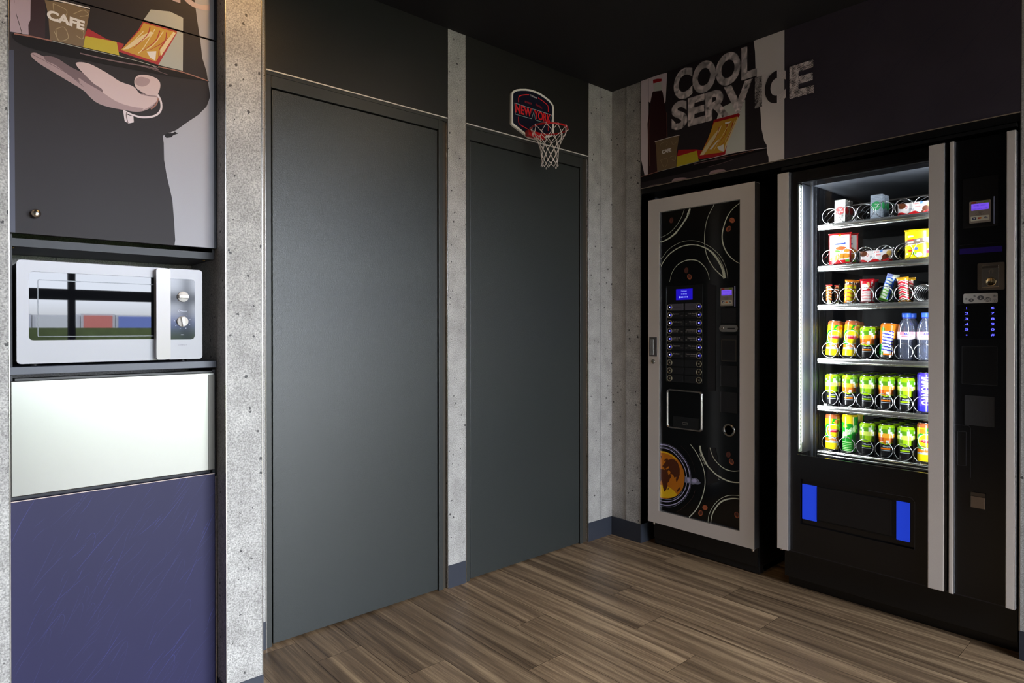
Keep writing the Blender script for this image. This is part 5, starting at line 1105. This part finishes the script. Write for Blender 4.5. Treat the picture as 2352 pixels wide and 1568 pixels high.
# water bottles
def bottle():
    t = thing('water_bottle', '', 'bottle', (0, 0, 0))
    prof = [(.018, .001), (.026, .0), (.0295, .006), (.0300, .02), (.0285, .026), (.0300, .032), (.0300, .060), (.0285, .066), (.0300, .072), (.0303, .080), (.0303, .118), (.0295, .124), (.0270, .136), (.0200, .152), (.0140, .161), (.0125, .166), (.0125, .170)]
    bm = M('clear_bottle', (215, 225, 245), .04, trans=None)
    m = MATS['clear_bottle']
    if 'mixed' not in m:
        m['mixed'] = 1; n = m.node_tree.nodes; l = m.node_tree.links; b = n['Principled BSDF']; o_ = [q for q in n if q.type == 'OUTPUT_MATERIAL'][0]
        tr = n.new('ShaderNodeBsdfTransparent'); tr.inputs['Color'].default_value = (.88, .92, 1, 1); mx = n.new('ShaderNodeMixShader'); lw = n.new('ShaderNodeLayerWeight'); lw.inputs['Blend'].default_value = .55
        gl = n.new('ShaderNodeBsdfGlossy'); gl.inputs['Roughness'].default_value = .06
        l.new(lw.outputs['Facing'], mx.inputs[0]); l.new(tr.outputs[0], mx.inputs[1]); l.new(gl.outputs[0], mx.inputs[2])
        df_ = n.new('ShaderNodeBsdfDiffuse'); df_.inputs['Color'].default_value = (.45, .50, .72, 1); m2 = n.new('ShaderNodeMixShader'); m2.inputs[0].default_value = .08
        l.new(mx.outputs[0], m2.inputs[1]); l.new(df_.outputs[0], m2.inputs[2]); l.new(m2.outputs[0], o_.inputs['Surface'])
    MB().lathe(prof, seg=40).build('bottle_body', bm, t)
    MB().lathe([(.0150, .170), (.0155, .172), (.0155, .1855), (.0145, .1870), (0, .1870)], seg=32).build('cap', M('cap_blue', (52, 96, 205), .4), t)
    MB().lathe([(.0148, .1655), (.0150, .1695), (.0128, .1697)], seg=32).build('cap_ring', M('cap_ring_blue', (40, 60, 190), .4), t)
    lb = MB(); r = .0307; n_ = 48
    def arc(z0, z1, a0, a1, rr, m):
        P = [(-rr*math.cos(math.radians(a0+(a1-a0)*i/n_)), -rr*math.sin(math.radians(a0+(a1-a0)*i/n_)), z) for z in (z0, z1) for i in range(n_+1)]
        lb.add(P, [(i, i+1, n_+2+i, n_+1+i) for i in range(n_)], m, True)
    arc(.082, .112, -120, 120, r, 0); arc(.100, .112, -48, -14, r+.0002, 1); arc(.100, .112, 16, 50, r+.0002, 1); arc(.091, .0975, -34, 34, r+.0003, 1)
    for k in (-10, 0, 10):
        P = [(-(r+.0004)*math.cos(math.radians(a_)), -(r+.0004)*math.sin(math.radians(a_)), z) for a_, z in ((k-6, .1015), (k+6, .1015), (k, .110))]; lb.add(P, [(0, 1, 2)], 2)
    lb.build('label', [M('bottle_label_white', (225, 214, 224), .4), M('bottle_label_rose', (222, 128, 146), .4), M('bottle_label_blue', (60, 50, 200), .4)], t)
    return t
bt = bottle()
first = True
for lane in (4, 5):
    for d in range(2):
        o_ = bt if first else copy_tree(bt); first = False
        o_.location = (.1432+.068*d, LN[lane], z3+.0004); o_.rotation_euler = (0, 0, .30)
        tag(o_, 'water bottle with blue cap, %s %s lane from coffee machine, fourth shelf down' % (DP[d], LNN[lane]), 'water bottle', 'water bottles on the fourth shelf')

# wrapped bars, boxes and bags
def pillow(name, w, h, d, cols, pat, crimp=.06, nu=40, nv=72, jag=.0015, twist=0.):
    """flow-wrapped pack standing upright: front looks to -x; pat(u,v) -> colour index, u,v in 0..1"""
    mb = MB(); g = {}
    for s_ in (-1, 1):
        for j in range(nv+1):
            for i in range(nu+1):
                u, v = i/nu, j/nv
                e_ = min(v, 1-v)/crimp; bul = 1 if e_ > 1 else max(.06, math.sin(PI/2*max(0, e_-.35)/.65) if e_ > .35 else .06)
                th = d/2*bul*math.sin(PI*min(1, max(0, u)))**.45 if 0 < u < 1 else 0
                ww = w*(1 + (.06 if e_ < .6 else 0)); zz = v*h + (jag*((i % 2)*2-1) if j in (0, nv) else 0)
                tw = twist*(v-.5)
                g[s_, i, j] = len(mb.v); mb.v.append((s_*th + tw*(u-.5)*w, -(u-.5)*ww, max(0., zz)))
        for j in range(nv):
            for i in range(nu):
                mb.f.append((g[s_, i, j], g[s_, i+1, j], g[s_, i+1, j+1], g[s_, i, j+1])); mb.mi.append(pat((i+.5)/nu, (j+.5)/nv)); mb.sm.append(.1 < j/nv < .9)
    return mb.build(name, cols)
def foil(name, c, r=.28): return M(name, c, r, .15, coat=.4)
def disc(u, v, cu, cv, ru, rv): return ((u-cu)/ru)**2+((v-cv)/rv)**2 < 1
def zig(c1, c2, n_, ph=0): return lambda u, v: c1 if ((v*n_ + (.5 if abs(((u*2+ph) % 2)-1) > .5 else 0)*.9) % 1) < .55 else c2
z2 = ZS[2]+TF+.0003
b1c = [foil('bar_black', (26, 18, 16)), foil('bar_orange', (222, 104, 36)), foil('bar_cream', (205, 205, 150)), foil('bar_red', (190, 40, 30))]
def pb1(u, v):
    if v < .18: return 2 if disc(u, v, .55, .1, .35, .07) else 0
    if v > .93: return 3
    return 1 if (v*7+abs(u-.5)*1.2) % 1 < .5 else (2 if (v*7+abs(u-.5)*1.2) % 1 < .7 else 0)
o_ = pillow('chocolate_bar', .024, .084, .016, b1c, pb1); put(o_, 'b1', (.132, -1.090, z2), (0, 0, .15), 'slim orange and brown chocolate bar at front of first lane of third shelf down', 'chocolate bar', 'chocolate bars on the third shelf')
put(o_, 'b1', (.176, -1.108, z2), (0, 0, .15), 'slim orange and brown chocolate bar second back in first lane of third shelf down', 'chocolate bar', 'chocolate bars on the third shelf')
b2c = [foil('bar2_yellow', (232, 222, 30)), foil('bar2_brown', (190, 110, 70)), foil('bar2_orange', (226, 130, 30)), foil('bar2_white', (230, 226, 210)), foil('bar2_dark', (60, 30, 20))]
def pb2(u, v):
    if v > .90: return 2
    if v > .80: return 3 if hsh(int(u*6), int(v*30)) > .4 else 4
    if v < .10: return 3 if hsh(int(u*8), 3) > .5 else 2
    return 0 if (v*6+abs(u-.5)*.8) % 1 < .6 else (1 if u < .6 else 2)
o_ = pillow('chocolate_bar', .034, .100, .020, b2c, pb2, twist=.1); put(o_, 'b2', (.131, -1.168, z2+.0012), (.06, 0, .2), 'yellow and brown peanut bar at front of second lane of third shelf down', 'chocolate bar', 'chocolate bars on the third shelf')
put(o_, 'b2', (.177, -1.178, z2), (.0, 0, .2), 'yellow and brown peanut bar second back in second lane of third shelf down', 'chocolate bar', 'chocolate bars on the third shelf')
b3c = [foil('pack_red', (204, 22, 40)), foil('pack_white', (232, 226, 226)), foil('pack_rose', (226, 150, 150)), foil('pack_tan', (214, 180, 120))]
def pb3(u, v):
    if v > .86 or v < .06: return 0
    if disc(u, v, .38, .68, .26, .13): return 1
    if disc(u, v, .62, .74, .12, .14): return 3
    if .08 < u < .80 and v < .52: return 1 if (v*9+abs(u-.45)*.5) % 1 < .62 else 2
    return 0 if u < .86 else (1 if hsh(int(u*20), int(v*14)) > .7 else 0)
o_ = pillow('snack_pack', .051, .100, .026, b3c, pb3, crimp=.09); put(o_, 'b3', (.131, -1.242, z2), (0, 0, .12), 'red and white wafer pack at front of third lane of third shelf down', 'snack pack', 'chocolate bars on the third shelf')
put(o_, 'b3', (.177, -1.243, z2), (0, 0, .12), 'red and white wafer pack second back in third lane of third shelf down', 'snack pack', 'chocolate bars on the third shelf')
b4c = [foil('bar4_blue', (28, 84, 190)), foil('bar4_pale', (214, 222, 206)), foil('bar4_green', (110, 180, 70)), foil('bar4_lilac', (160, 170, 230))]
def pb4(u, v):
    if v > .88: return 3 if u < .6 else 1
    if v < .10: return 2
    if u > .78: return 0
    if u < .16: return 0 if v > .4 else 2
    return 1 if (v*9 + (.5 if u > .5 else 0)*.5) % 1 < .62 else (0 if v > .5 else 2)
o_ = pillow('chocolate_bar', .036, .112, .020, b4c, pb4, crimp=.1, twist=.2); put(o_, 'b4', (.131, -1.3010, z2+.0075), (.32, 0, .15), 'blue coconut bar leaning over in the fourth lane of third shelf down', 'chocolate bar', 'chocolate bars on the third shelf')
put(o_, 'b4', (.177, -1.315, z2+.003), (.12, .0, .15), 'blue coconut bar second back in fourth lane of third shelf down', 'chocolate bar', 'chocolate bars on the third shelf')
b5c = [foil('bar5_gold', (226, 170, 40), .2), foil('bar5_red', (206, 24, 50)), foil('bar5_cream', (222, 216, 196)), foil('bar5_pink', (214, 80, 130)), foil('bar5_brown', (70, 44, 20))]
def pb5(u, v):
    if v > .88 or v < .06: return 0
    if u < .08 or u > .92: return 4
    k = (v*5.2 + abs(((u*1.0+.1) % 1)-.5)*1.1) % 1
    return 1 if k < .40 else (2 if k < .58 else (3 if k < .72 and v > .5 else 4 if k < .8 else 2))
o_ = pillow('chocolate_bar', .040, .098, .022, b5c, pb5, crimp=.08); put(o_, 'b5', (.131, -1.3800, z2+.002), (-.08, 0, .2), 'gold and red caramel bar at front of fifth lane of third shelf down', 'chocolate bar', 'chocolate bars on the third shelf')
put(o_, 'b5', (.177, -1.388, z2+.0012), (-.04, 0, .2), 'gold and red caramel bar second back in fifth lane of third shelf down', 'chocolate bar', 'chocolate bars on the third shelf')
# second shelf: tall pack, wide bars, yellow bags
z1_ = ZS[1]+TF+.0003
c1 = [foil('mad_red', (198, 26, 34)), foil('mad_white', (232, 230, 228)), foil('mad_blue', (40, 66, 160)), foil('mad_bake', (226, 148, 50)), foil('mad_leaf', (96, 190, 60)), foil('mad_grey', (160, 164, 168)), foil('mad_gold', (226, 130, 20)), foil('mad_brown', (180, 90, 44))]
def pc1(u, v):
    if disc(u, v, .53, .93, .07, .035): return 6
    if u < .07 or u > .93 or v > .93 or v < .09: return 0
    if disc(u, v, .86, .12, .09, .045): return 4
    if disc(u, v, .50, .86, .34, .055): return 5 if disc(u, v, .5, .855, .28, .03) else 1
    if abs(v-(.655+.03*(u-.5))) < .022 and .26 < u < .78: return 2
    if abs(v-.76) < .008 and .2 < u < .8: return 5
    if disc(u, v, .58, .52, .24, .055): return 7
    if disc(u, v, .35, .40, .22, .07): return 1 if hsh(int(u*20), int(v*30)) > .45 else 4
    if disc(u, v, .30, .20, .24, .055) or disc(u, v, .66, .28, .34, .08) or disc(u, v, .82, .44, .12, .06): return 3
    if v < .16 : return 0
    return 1
o_ = pillow('biscuit_pack', .088, .136, .026, c1, pc1, crimp=.05, nu=64, nv=90); tg = 'packs on the second shelf'
put(o_, 'c1', (.131, -1.1350, z1_), (0, 0, .10), 'tall red and white biscuit pack at front of second shelf from the top', 'biscuit pack', tg)
put(o_, 'c1', (.177, -1.1460, z1_), (0, 0, .10), 'tall red and white biscuit pack standing behind the front one on the second shelf', 'biscuit pack', tg)
k1 = [foil('wide_white', (228, 222, 222)), foil('wide_red', (190, 24, 30)), foil('wide_brown', (96, 50, 28)), foil('wide_rose', (222, 130, 130)), foil('wide_blue', (90, 140, 210)), foil('wide_tan', (214, 176, 96)), foil('wide_grey', (176, 176, 184))]
def pk(u, v):
    if v < .22+.08*math.sin(u*16): return 1
    if disc(u, v, .13, .80, .12, .26) and u > .03: return 2
    if disc(u, v, .26, .66, .035, .14): return 1 if not disc(u, v, .26, .66, .022, .08) else 0
    if .50 < u < .66 and .56 < v < .66 or .44 < u < .62 and .80 < v < .88: return 3
    if .64 < u < .72 and v > .80: return 4
    if disc(u, v, .80, .42, .10, .22) or (abs(u-.74-(v-.3)*.3) < .04 and v < .6): return 2
    if disc(u, v, .90, .70, .07, .22): return 5
    if .34 < u < .48 and .35 < v < .55: return 6
    return 0
wb = pillow('wide_chocolate_bar', .122, .050, .018, k1, pk, crimp=.08, nu=110, nv=44)
def lay(o_, key, x, y, z, lab, grp): return put(o_, key, (x, y, z), (0, 0, .06), lab, 'chocolate bar', grp)
lay(wb, 'wb', .128, -1.2760, z1_, 'wide white and red milk chocolate bar in the middle of second shelf', 'wide chocolate bars')
lay(wb, 'wb', .131, -1.4167, ZS[0]+TF+.0003, 'wide white and red milk chocolate bar on the topmost shelf', 'wide chocolate bars')
lay(wb, 'wb', .177, -1.4167, ZS[0]+TF+.0003, 'wide white and red milk chocolate bar second back on the topmost shelf', 'wide chocolate bars')
y1c = [foil('bag_yellow', (236, 208, 14)), foil('bag_white', (238, 236, 226)), foil('bag_liquorice', (112, 96, 84)), foil('bag_red', (200, 60, 40)), foil('bag_green', (110, 196, 40)), foil('bag_line', (120, 84, 10)), foil('bag_blue', (70, 90, 160)), foil('bag_pink', (206, 60, 90))]
def py_(u, v):
    if disc(u, v, .22, .78, .12, .018) or (abs(v-.76-(u-.2)*.25) < .014 and .14 < u < .30): return 1
    if abs(v-.90-.03*math.sin(u*9)) < .006 and .40 < u < .68: return 5
    if .10 < u < .34 and abs(v-(.655+.06*(u-.2))) < .020: return 3
    if abs(v-(.56+.10*u)) < .085-.03*abs(u-.5): return 2 if hsh(int(u*9), int(v*20)) > .25 else 1
    if abs(v-(.46+.12*u)) < .010: return 1
    for cu, cv, ru, c_ in ((.10, .20, .05, 1), (.36, .20, .08, 4), (.52, .16, .12, 1), (.20, .30, .07, 3), (.42, .36, .08, 6), (.80, .24, .09, 7), (.92, .12, .06, 7), (.86, .30, .06, 1), (.70, .40, .06, 5)):
        if disc(u, v, cu, cv, ru, ru*.62): return c_
    return 0
bg_ = pillow('sweet_bag', .094, .118, .034, y1c, py_, crimp=.07, nu=70, nv=80)
put(bg_, 'yb', (.131, -1.4290, z1_), (0, 0, .16), 'bright yellow sweet bag at front of second shelf from the top', 'sweet bag', tg)
put(bg_, 'yb', (.177, -1.4230, z1_+.0045), (.07, 0, .16), 'bright yellow sweet bag behind the front yellow bag on the second shelf', 'sweet bag', tg)
db = pillow('snack_pack', .052, .082, .022, [foil('dark_bag', (52, 36, 26))], lambda u, v: 0)
put(db, 'db', (.223, -1.3850, z1_), (0, 0, .1), 'dark brown snack pack beside the yellow sweet bags on the second shelf', 'snack pack', tg)
# topmost shelf: upright cartons with wave pattern and round seal
def carton(name, seal, wave):
    mb = MB(); w_, h_, d_ = .044, .098, .026
    mb.box(0, d_, -w_/2, w_/2, 0, h_, 0)
    for r_ in range(16):
        for q in range(7):
            cy_ = -w_/2+(q+(r_ % 2)*.5)*w_/6.5; cz_ = .003+r_*.0062
            for rr in (.0034, .0018):
                P = [(cy_+rr*math.cos(t*PI/6), cz_+rr*math.sin(t*PI/6)) for t in range(7)]
                P = [p for p in P if abs(p[0]) < w_/2]
                if len(P) > 2: mb.stroke(P, .0007, lambda y, z: (-.0003, y, z), 1, False)
                if len(P) > 2: mb.stroke([((p[0]+w_/2)/w_*d_, p[1]) for p in P], .0007, lambda x, z: (x, -w_/2-.0003, z), 1, False)
    mb.px(circ(0, .052, .0185, n=8 if 0 else 26), -.0006, 2)
    mb.poly([(d_/2+p, -w_/2-.0006, .052+q) for p, q in circ(0, 0, .0150, n=26)], 2)
    mb.text('Thé', (-.0009, 0, .056), UX, VZ, .0052, 3).text('Chai & Miel' if wave else 'Green Citrus', (-.0009, 0, .046), UX, VZ, .0042, 3, maxw=.030)
    return mb.build(name, [M('carton_silver_'+name[-3:]+str(wave), (205, 206, 200) if wave else (176, 188, 206), .35, .2), M('carton_wave_'+str(wave), (84, 86, 78) if wave else (120, 128, 134), .4), M('seal_'+str(wave), seal, .4), M('seal_text', (232, 226, 216), .5)])
z0_ = ZS[0]+TF+.0003
ct = carton('tea_carton', (172, 22, 26), 1); put(ct, 'ct', (.1190, -1.1380, z0_+.0016), (0, .04, -.06), 'silver wave-patterned carton with red seal at front of topmost shelf', 'tea carton', 'cartons on the topmost shelf')
put(ct, 'ct', (.164, -1.1400, z0_+.0016), (0, .03, -.06), 'silver wave-patterned carton with red seal standing behind the front one', 'tea carton', 'cartons on the topmost shelf')
cg = carton('tea_carton', (44, 146, 84), 0); put(cg, 'cg', (.1190, -1.2790, z0_+.0016), (0, .04, -.06), 'pale wave-patterned carton with green seal at front of topmost shelf', 'tea carton', 'cartons on the topmost shelf')
put(cg, 'cg', (.164, -1.2810, z0_+.0016), (0, .03, -.06), 'pale wave-patterned carton with green seal standing behind the front one', 'tea carton', 'cartons on the topmost shelf')

# ------------------------------------------------------------------ printed fascia above the machines
def grunge(name, ca, cb, split=None):
    """worn stencil print: halftone holes show what lies under it; split = (y, third colour) changes ink along the word"""
    m = bpy.data.materials.new(name); m.use_nodes = True; n = m.node_tree.nodes; l = m.node_tree.links; b = n['Principled BSDF']; b.inputs['Roughness'].default_value = .45
    t = n.new('ShaderNodeTexCoord'); nz = n.new('ShaderNodeTexNoise'); nz.inputs['Scale'].default_value = 55; nz.inputs['Detail'].default_value = 6; nz.inputs['Roughness'].default_value = .7
    l.new(t.outputs['Object'], nz.inputs['Vector'])
    wv = n.new('ShaderNodeTexWave'); wv.inputs['Scale'].default_value = 90; wv.bands_direction = 'DIAGONAL'; wv.inputs['Distortion'].default_value = 2.2; wv.inputs['Detail'].default_value = 2; l.new(t.outputs['Object'], wv.inputs['Vector'])
    ad = n.new('ShaderNodeMath'); ad.operation = 'MULTIPLY_ADD'; ad.inputs[1].default_value = .22; l.new(wv.outputs['Fac'], ad.inputs[0]); l.new(nz.outputs['Fac'], ad.inputs[2])
    gt = n.new('ShaderNodeMath'); gt.operation = 'GREATER_THAN'; gt.inputs[1].default_value = .575; l.new(ad.outputs[0], gt.inputs[0])
    mx = n.new('ShaderNodeMix'); mx.data_type = 'RGBA'; mx.inputs['A'].default_value = rgb(*cb); mx.inputs['B'].default_value = rgb(*ca)
    l.new(gt.outputs[0], mx.inputs['Factor']); out_ = mx
    if split:
        sp_ = n.new('ShaderNodeSeparateXYZ'); l.new(t.outputs['Object'], sp_.inputs[0]); ls = n.new('ShaderNodeMath'); ls.operation = 'GREATER_THAN'; ls.inputs[1].default_value = split[0]; l.new(sp_.outputs['Y'], ls.inputs[0])
        m2 = n.new('ShaderNodeMix'); m2.data_type = 'RGBA'; m2.inputs['B'].default_value = rgb(*split[1]); l.new(ls.outputs[0], m2.inputs['Factor']); l.new(mx.outputs['Result'], m2.inputs['A']); out_ = m2
    l.new(out_.outputs['Result'], b.inputs['Base Color']); return m
FX = -.0075
fa = MB().box(FX, -.005, -.9590, -.1988, ZP+.0005, ZC-.0005, 0)
lt, dk_ = (246, 232, 230), (40, 35, 36)
gm = pm + [grunge('stencil_ink_on_black', lt, dk_), grunge('stencil_ink_dark', (44, 38, 40), (222, 212, 208)), grunge('stencil_ink_split', lt, (222, 212, 208), ((-0.9268,2.1832)[0], (46, 40, 42)))]
a = Art(fa, 'x', FX-.0002, (-.9585, -.1992, ZP+.001, ZC-.001))
a.fill([(-.96, ZP), (-.19, ZP), (-.19, ZC), (-.96, ZC)], pSUIT)
a.fill([(-0.8168,2.4236),(-0.8247,2.3614),(-0.8274,2.2861),(-0.8432,2.1726),(-0.8511,2.0816),(-0.8563,2.0064),(-0.8641,1.9701),(-0.8692,1.9493),(-0.8794,1.9324),(-0.881,1.8978),(-0.8881,1.8767),(-0.8897,1.8276),(-0.9906,1.8085),(-0.9897,2.4073),(-0.8141,2.4693)], pBG)
a.fill([(-0.1831,2.4256),(-0.2534,2.4163),(-0.2479,2.2922),(-0.2466,2.1781),(-0.2467,2.0637),(-0.2433,1.8925),(-0.2259,1.9071),(-0.1976,2.0164),(-0.1689,2.1386)], pCUR)
a.fill([(-0.2464,2.4184),(-0.3613,2.4067),(-0.3515,2.2645),(-0.335,2.2465),(-0.281,2.2606),(-0.2479,2.2922)], pCUR)
a.line([(-0.2478,2.418),(-0.2479,2.2693)], .0016, pSK3)
a.fill([(-0.2707,2.3316),(-0.2809,2.3373),(-0.3282,2.3268),(-0.3349,2.3138),(-0.3449,2.2551),(-0.3582,2.1958),(-0.3649,2.0939),(-0.3617,1.9274),(-0.2433,1.9155),(-0.2432,2.1217),(-0.241,2.1795),(-0.25,2.2459)], pBOT)
a.fill([(-0.2775,2.3751),(-0.3248,2.3727),(-0.3282,2.3268),(-0.2809,2.3344)], pBOX); a.fill([(-0.2754,2.3956),(-0.3013,2.3937),(-0.3282,2.3858),(-0.3269,2.3733),(-0.2775,2.374)], pRED); a.line([(-0.2754,2.3757),(-0.3269,2.3721)], .002, pWH)
a.line([(-0.3582,2.207),(-0.3602,2.095),(-0.3564,1.9564)], .002, pTRE); a.line([(-0.2535,2.1993),(-0.2508,2.12),(-0.2537,1.9593)], .0014, pTRE)
a.fill([(-0.2879,2.0763),(-0.4328,2.0757),(-0.4277,2.0521),(-0.4169,1.9995),(-0.4137,1.9231),(-0.3016,1.9218),(-0.2934,2.0536)], pCUP); a.line([(-0.2866,2.0766),(-0.3616,2.078),(-0.434,2.077)], .003, pWH)
a.text('CAFE', (-0.3583,2.0062), .0165, pWH, bold=.05, width=.056)
for ls in ([(-0.3184,2.0482),(-0.3284,2.0601),(-0.3616,2.0584),(-0.355,2.0404)], [(-0.3878,2.0555),(-0.3975,2.0367),(-0.4232,2.0531)], [(-0.3218,1.9744),(-0.3584,1.9783),(-0.3617,1.9497),(-0.3418,1.9368),(-0.3218,1.9744)], [(-0.378,1.9799),(-0.4072,1.9795),(-0.4073,1.9574),(-0.3878,1.9668)]): a.line(ls, .0014, pCUL)
a.fill([(-0.4265,2.0058),(-0.5262,1.9874),(-0.5624,1.9745),(-0.5564,1.9385),(-0.477,1.9545),(-0.4188,1.9744)], pRED)
a.fill([(-0.4188,1.9744),(-0.5311,1.98),(-0.5402,1.9284),(-0.415,1.9229)], pYEL)
a.fill([(-0.6528,2.1528),(-0.7119,2.163),(-0.7784,2.1579),(-0.7787,1.929),(-0.6786,1.9268),(-0.6328,2.0954)], pBOX)
a.fill([(-0.6212,2.1061),(-0.7477,2.1054),(-0.7531,2.0964),(-0.6898,1.9786),(-0.6786,1.9268),(-0.5414,1.9362),(-0.5504,1.961),(-0.5861,2.017),(-0.6096,2.0643)], pRED)
a.fill([(-0.6224,2.0927),(-0.7422,2.0915),(-0.7341,2.0707),(-0.6729,1.9435),(-0.5456,1.954),(-0.5861,2.0117),(-0.6067,2.0597)], pFRY)
a.fill([(-0.6614,2.0703),(-0.5979,2.0144),(-0.5474,1.9536),(-0.5684,1.952),(-0.6328,2.0223),(-0.6558,2.0535)], pFRL); a.fill([(-0.7422,2.09),(-0.7477,2.0851),(-0.6842,1.9643),(-0.6758,1.9455),(-0.6786,1.9707)], pFRL)
a.fill([(-0.6784,2.0791),(-0.712,2.0786),(-0.7009,2.0711),(-0.6813,2.0707)], pWH); a.fill([(-0.6387,1.9741),(-0.6729,1.9797),(-0.6718,1.9463),(-0.6502,1.956)], pWH); a.fill([(-0.598,1.9723),(-0.6386,2.0054),(-0.6501,2.008),(-0.6097,1.9698)], pWH)
for q in ([(-0.6897,2.0712),(-0.6785,2.0223),(-0.6329,1.9805)], [(-0.7175,2.0696),(-0.7009,2.0172),(-0.6559,1.9756)], [(-0.65,2.0652),(-0.6328,2.0223),(-0.5862,1.9695)]): a.line(q, lambda t: .0024*(1-t)+.0008, pRED)
for q in ([(-0.7009,2.0685),(-0.6672,2.0249),(-0.6213,1.9621)], [(-0.7286,2.0771),(-0.7065,2.0313),(-0.6785,1.9914)]): a.line(q, .002, pFRL)
a.fill([(-0.2012,1.9144),(-0.3151,1.9222),(-0.477,1.9246),(-0.6559,1.9315),(-0.7936,1.9284),(-0.8769,1.9192),(-0.8795,1.9103),(-0.7937,1.9084),(-0.7122,1.9021),(-0.598,1.888),(-0.4138,1.8846),(-0.2012,1.8826)], pTRAY)
a.line([(-0.2012,1.9127),(-0.2537,1.9164),(-0.3084,1.9206)], .0034, pTRE); a.line([(-0.3084,1.9206),(-0.477,1.9246),(-0.598,1.9275)], .0013, pBOX); a.line([(-0.598,1.9275),(-0.7397,1.9296),(-0.8795,1.9187)], .0024, pCUR); a.line([(-0.6272,1.9217),(-0.7397,1.9194),(-0.8201,1.9204)], .0016, pTRE)
a.line([(-0.5141,1.9174),(-0.598,1.917),(-0.6814,1.9134)], .0035, pSK3); a.line([(-0.5863,1.8902),(-0.6559,1.8925),(-0.7233,1.8999)], .0018, pSK3)
a.fill([(-0.5952,1.8464),(-0.6039,1.8658),(-0.633,1.8683),(-0.6674,1.8644),(-0.6843,1.8535),(-0.6888,1.8347),(-0.656,1.825),(-0.5981,1.8353)], pSK2, True)
a.fill([(-0.3918,1.8609),(-0.4138,1.868),(-0.4645,1.8617),(-0.4957,1.8454),(-0.4771,1.8297),(-0.3944,1.8383)], pSK2, True); a.fill([(-0.2468,1.8547),(-0.2813,1.8575),(-0.3353,1.8539),(-0.3353,1.8371),(-0.2538,1.8335)], pSK3, True)
cL, cR = (-0.4005,2.2735)[0], (-0.8354,2.1549)[0]
zb_c = (-0.7665,2.2584)[1]; hc = (-0.7555,2.3941)[1] - (-0.7556,2.2601)[1]
ov = MB(); k_ = [len(pm), len(pm)+1, len(pm)+2]
ov.text('COOL', (FX-.0018, (cL+cR)/2, zb_c), UX, VZ, hc*.97, 0, width=abs(cR-cL), bold=.045)
sL, sM, iL, iR = (-0.3877,2.1441)[0], (-0.8146,2.1208)[0], (-0.825,2.1379)[0], (-0.8587,2.1289)[0]
zb_s = (-1.0374,2.1139)[1]; hs_ = (-1.0372,2.2335)[1] - (-1.0374,2.1116)[1]
ov.text('SERV', (FX-.0018, (sL+sM)/2, zb_s), UX, VZ, hs_, 0, width=abs(sM-sL), bold=.045)
ov.text('I', (FX-.0018, (iL+iR)/2, zb_s), UX, VZ, hs_, 1, bold=.045)
c0_, c1_ = (-0.8715,2.1745)[0], (-0.966,2.148)[0]
ov.text('C', (FX-.0018, (c0_+c1_)/2, zb_s), UX, VZ, hs_, 2, width=abs(c1_-c0_), bold=.045)
e0_, e1_ = (-0.9814,2.1675)[0], (-1.0834,2.1382)[0]
ov.text('E', (FX-.0018, (e0_+e1_)/2, zb_s), UX, VZ, hs_, 0, width=abs(e1_-e0_), bold=.045)
pm2 = list(pm); pm2[pBG] = M('print_backdrop_pale', (232, 222, 218), .5); pm2[pCUR] = M('print_curtain_pale', (224, 208, 212), .5); pm2[pBOX] = M('print_box_pale', (205, 206, 198), .45)
pp = fa.build('printed_panel', pm2, None)
tag(pp, 'printed panel with bottle, cup and fries on a tray above the coffee machine', 'poster')
ov.build('stencil_lettering', gm[-3:], pp)
# faint scribbles on the plain part of the fascia
fs = MB(); a = Art(fs, 'x', -.0052, (-1.764, -.9610, ZP+.002, ZC-.002)); rs = random.Random(4)
for k in range(70):
    y = -.95-rs.random()*.82; z = ZP+rs.random()*.56; L = .03+rs.random()*.14; an = math.radians(120+rs.random()*30)
    P = [(y, z), (y+L*.5*math.cos(an)+.01, z+L*.5*math.sin(an)), (y+L*math.cos(an), z+L*math.sin(an))]
    a.k = k % 5; a.line(P, lambda t: .0012*math.sin(PI*min(.97, max(.06, t))), 0)
fso = [o for o in bpy.data.objects if o.name == 'wall_right'][0]
fs.build('fascia_scribbles', [M('fascia_scribble', (52, 48, 66), .4)], fso)
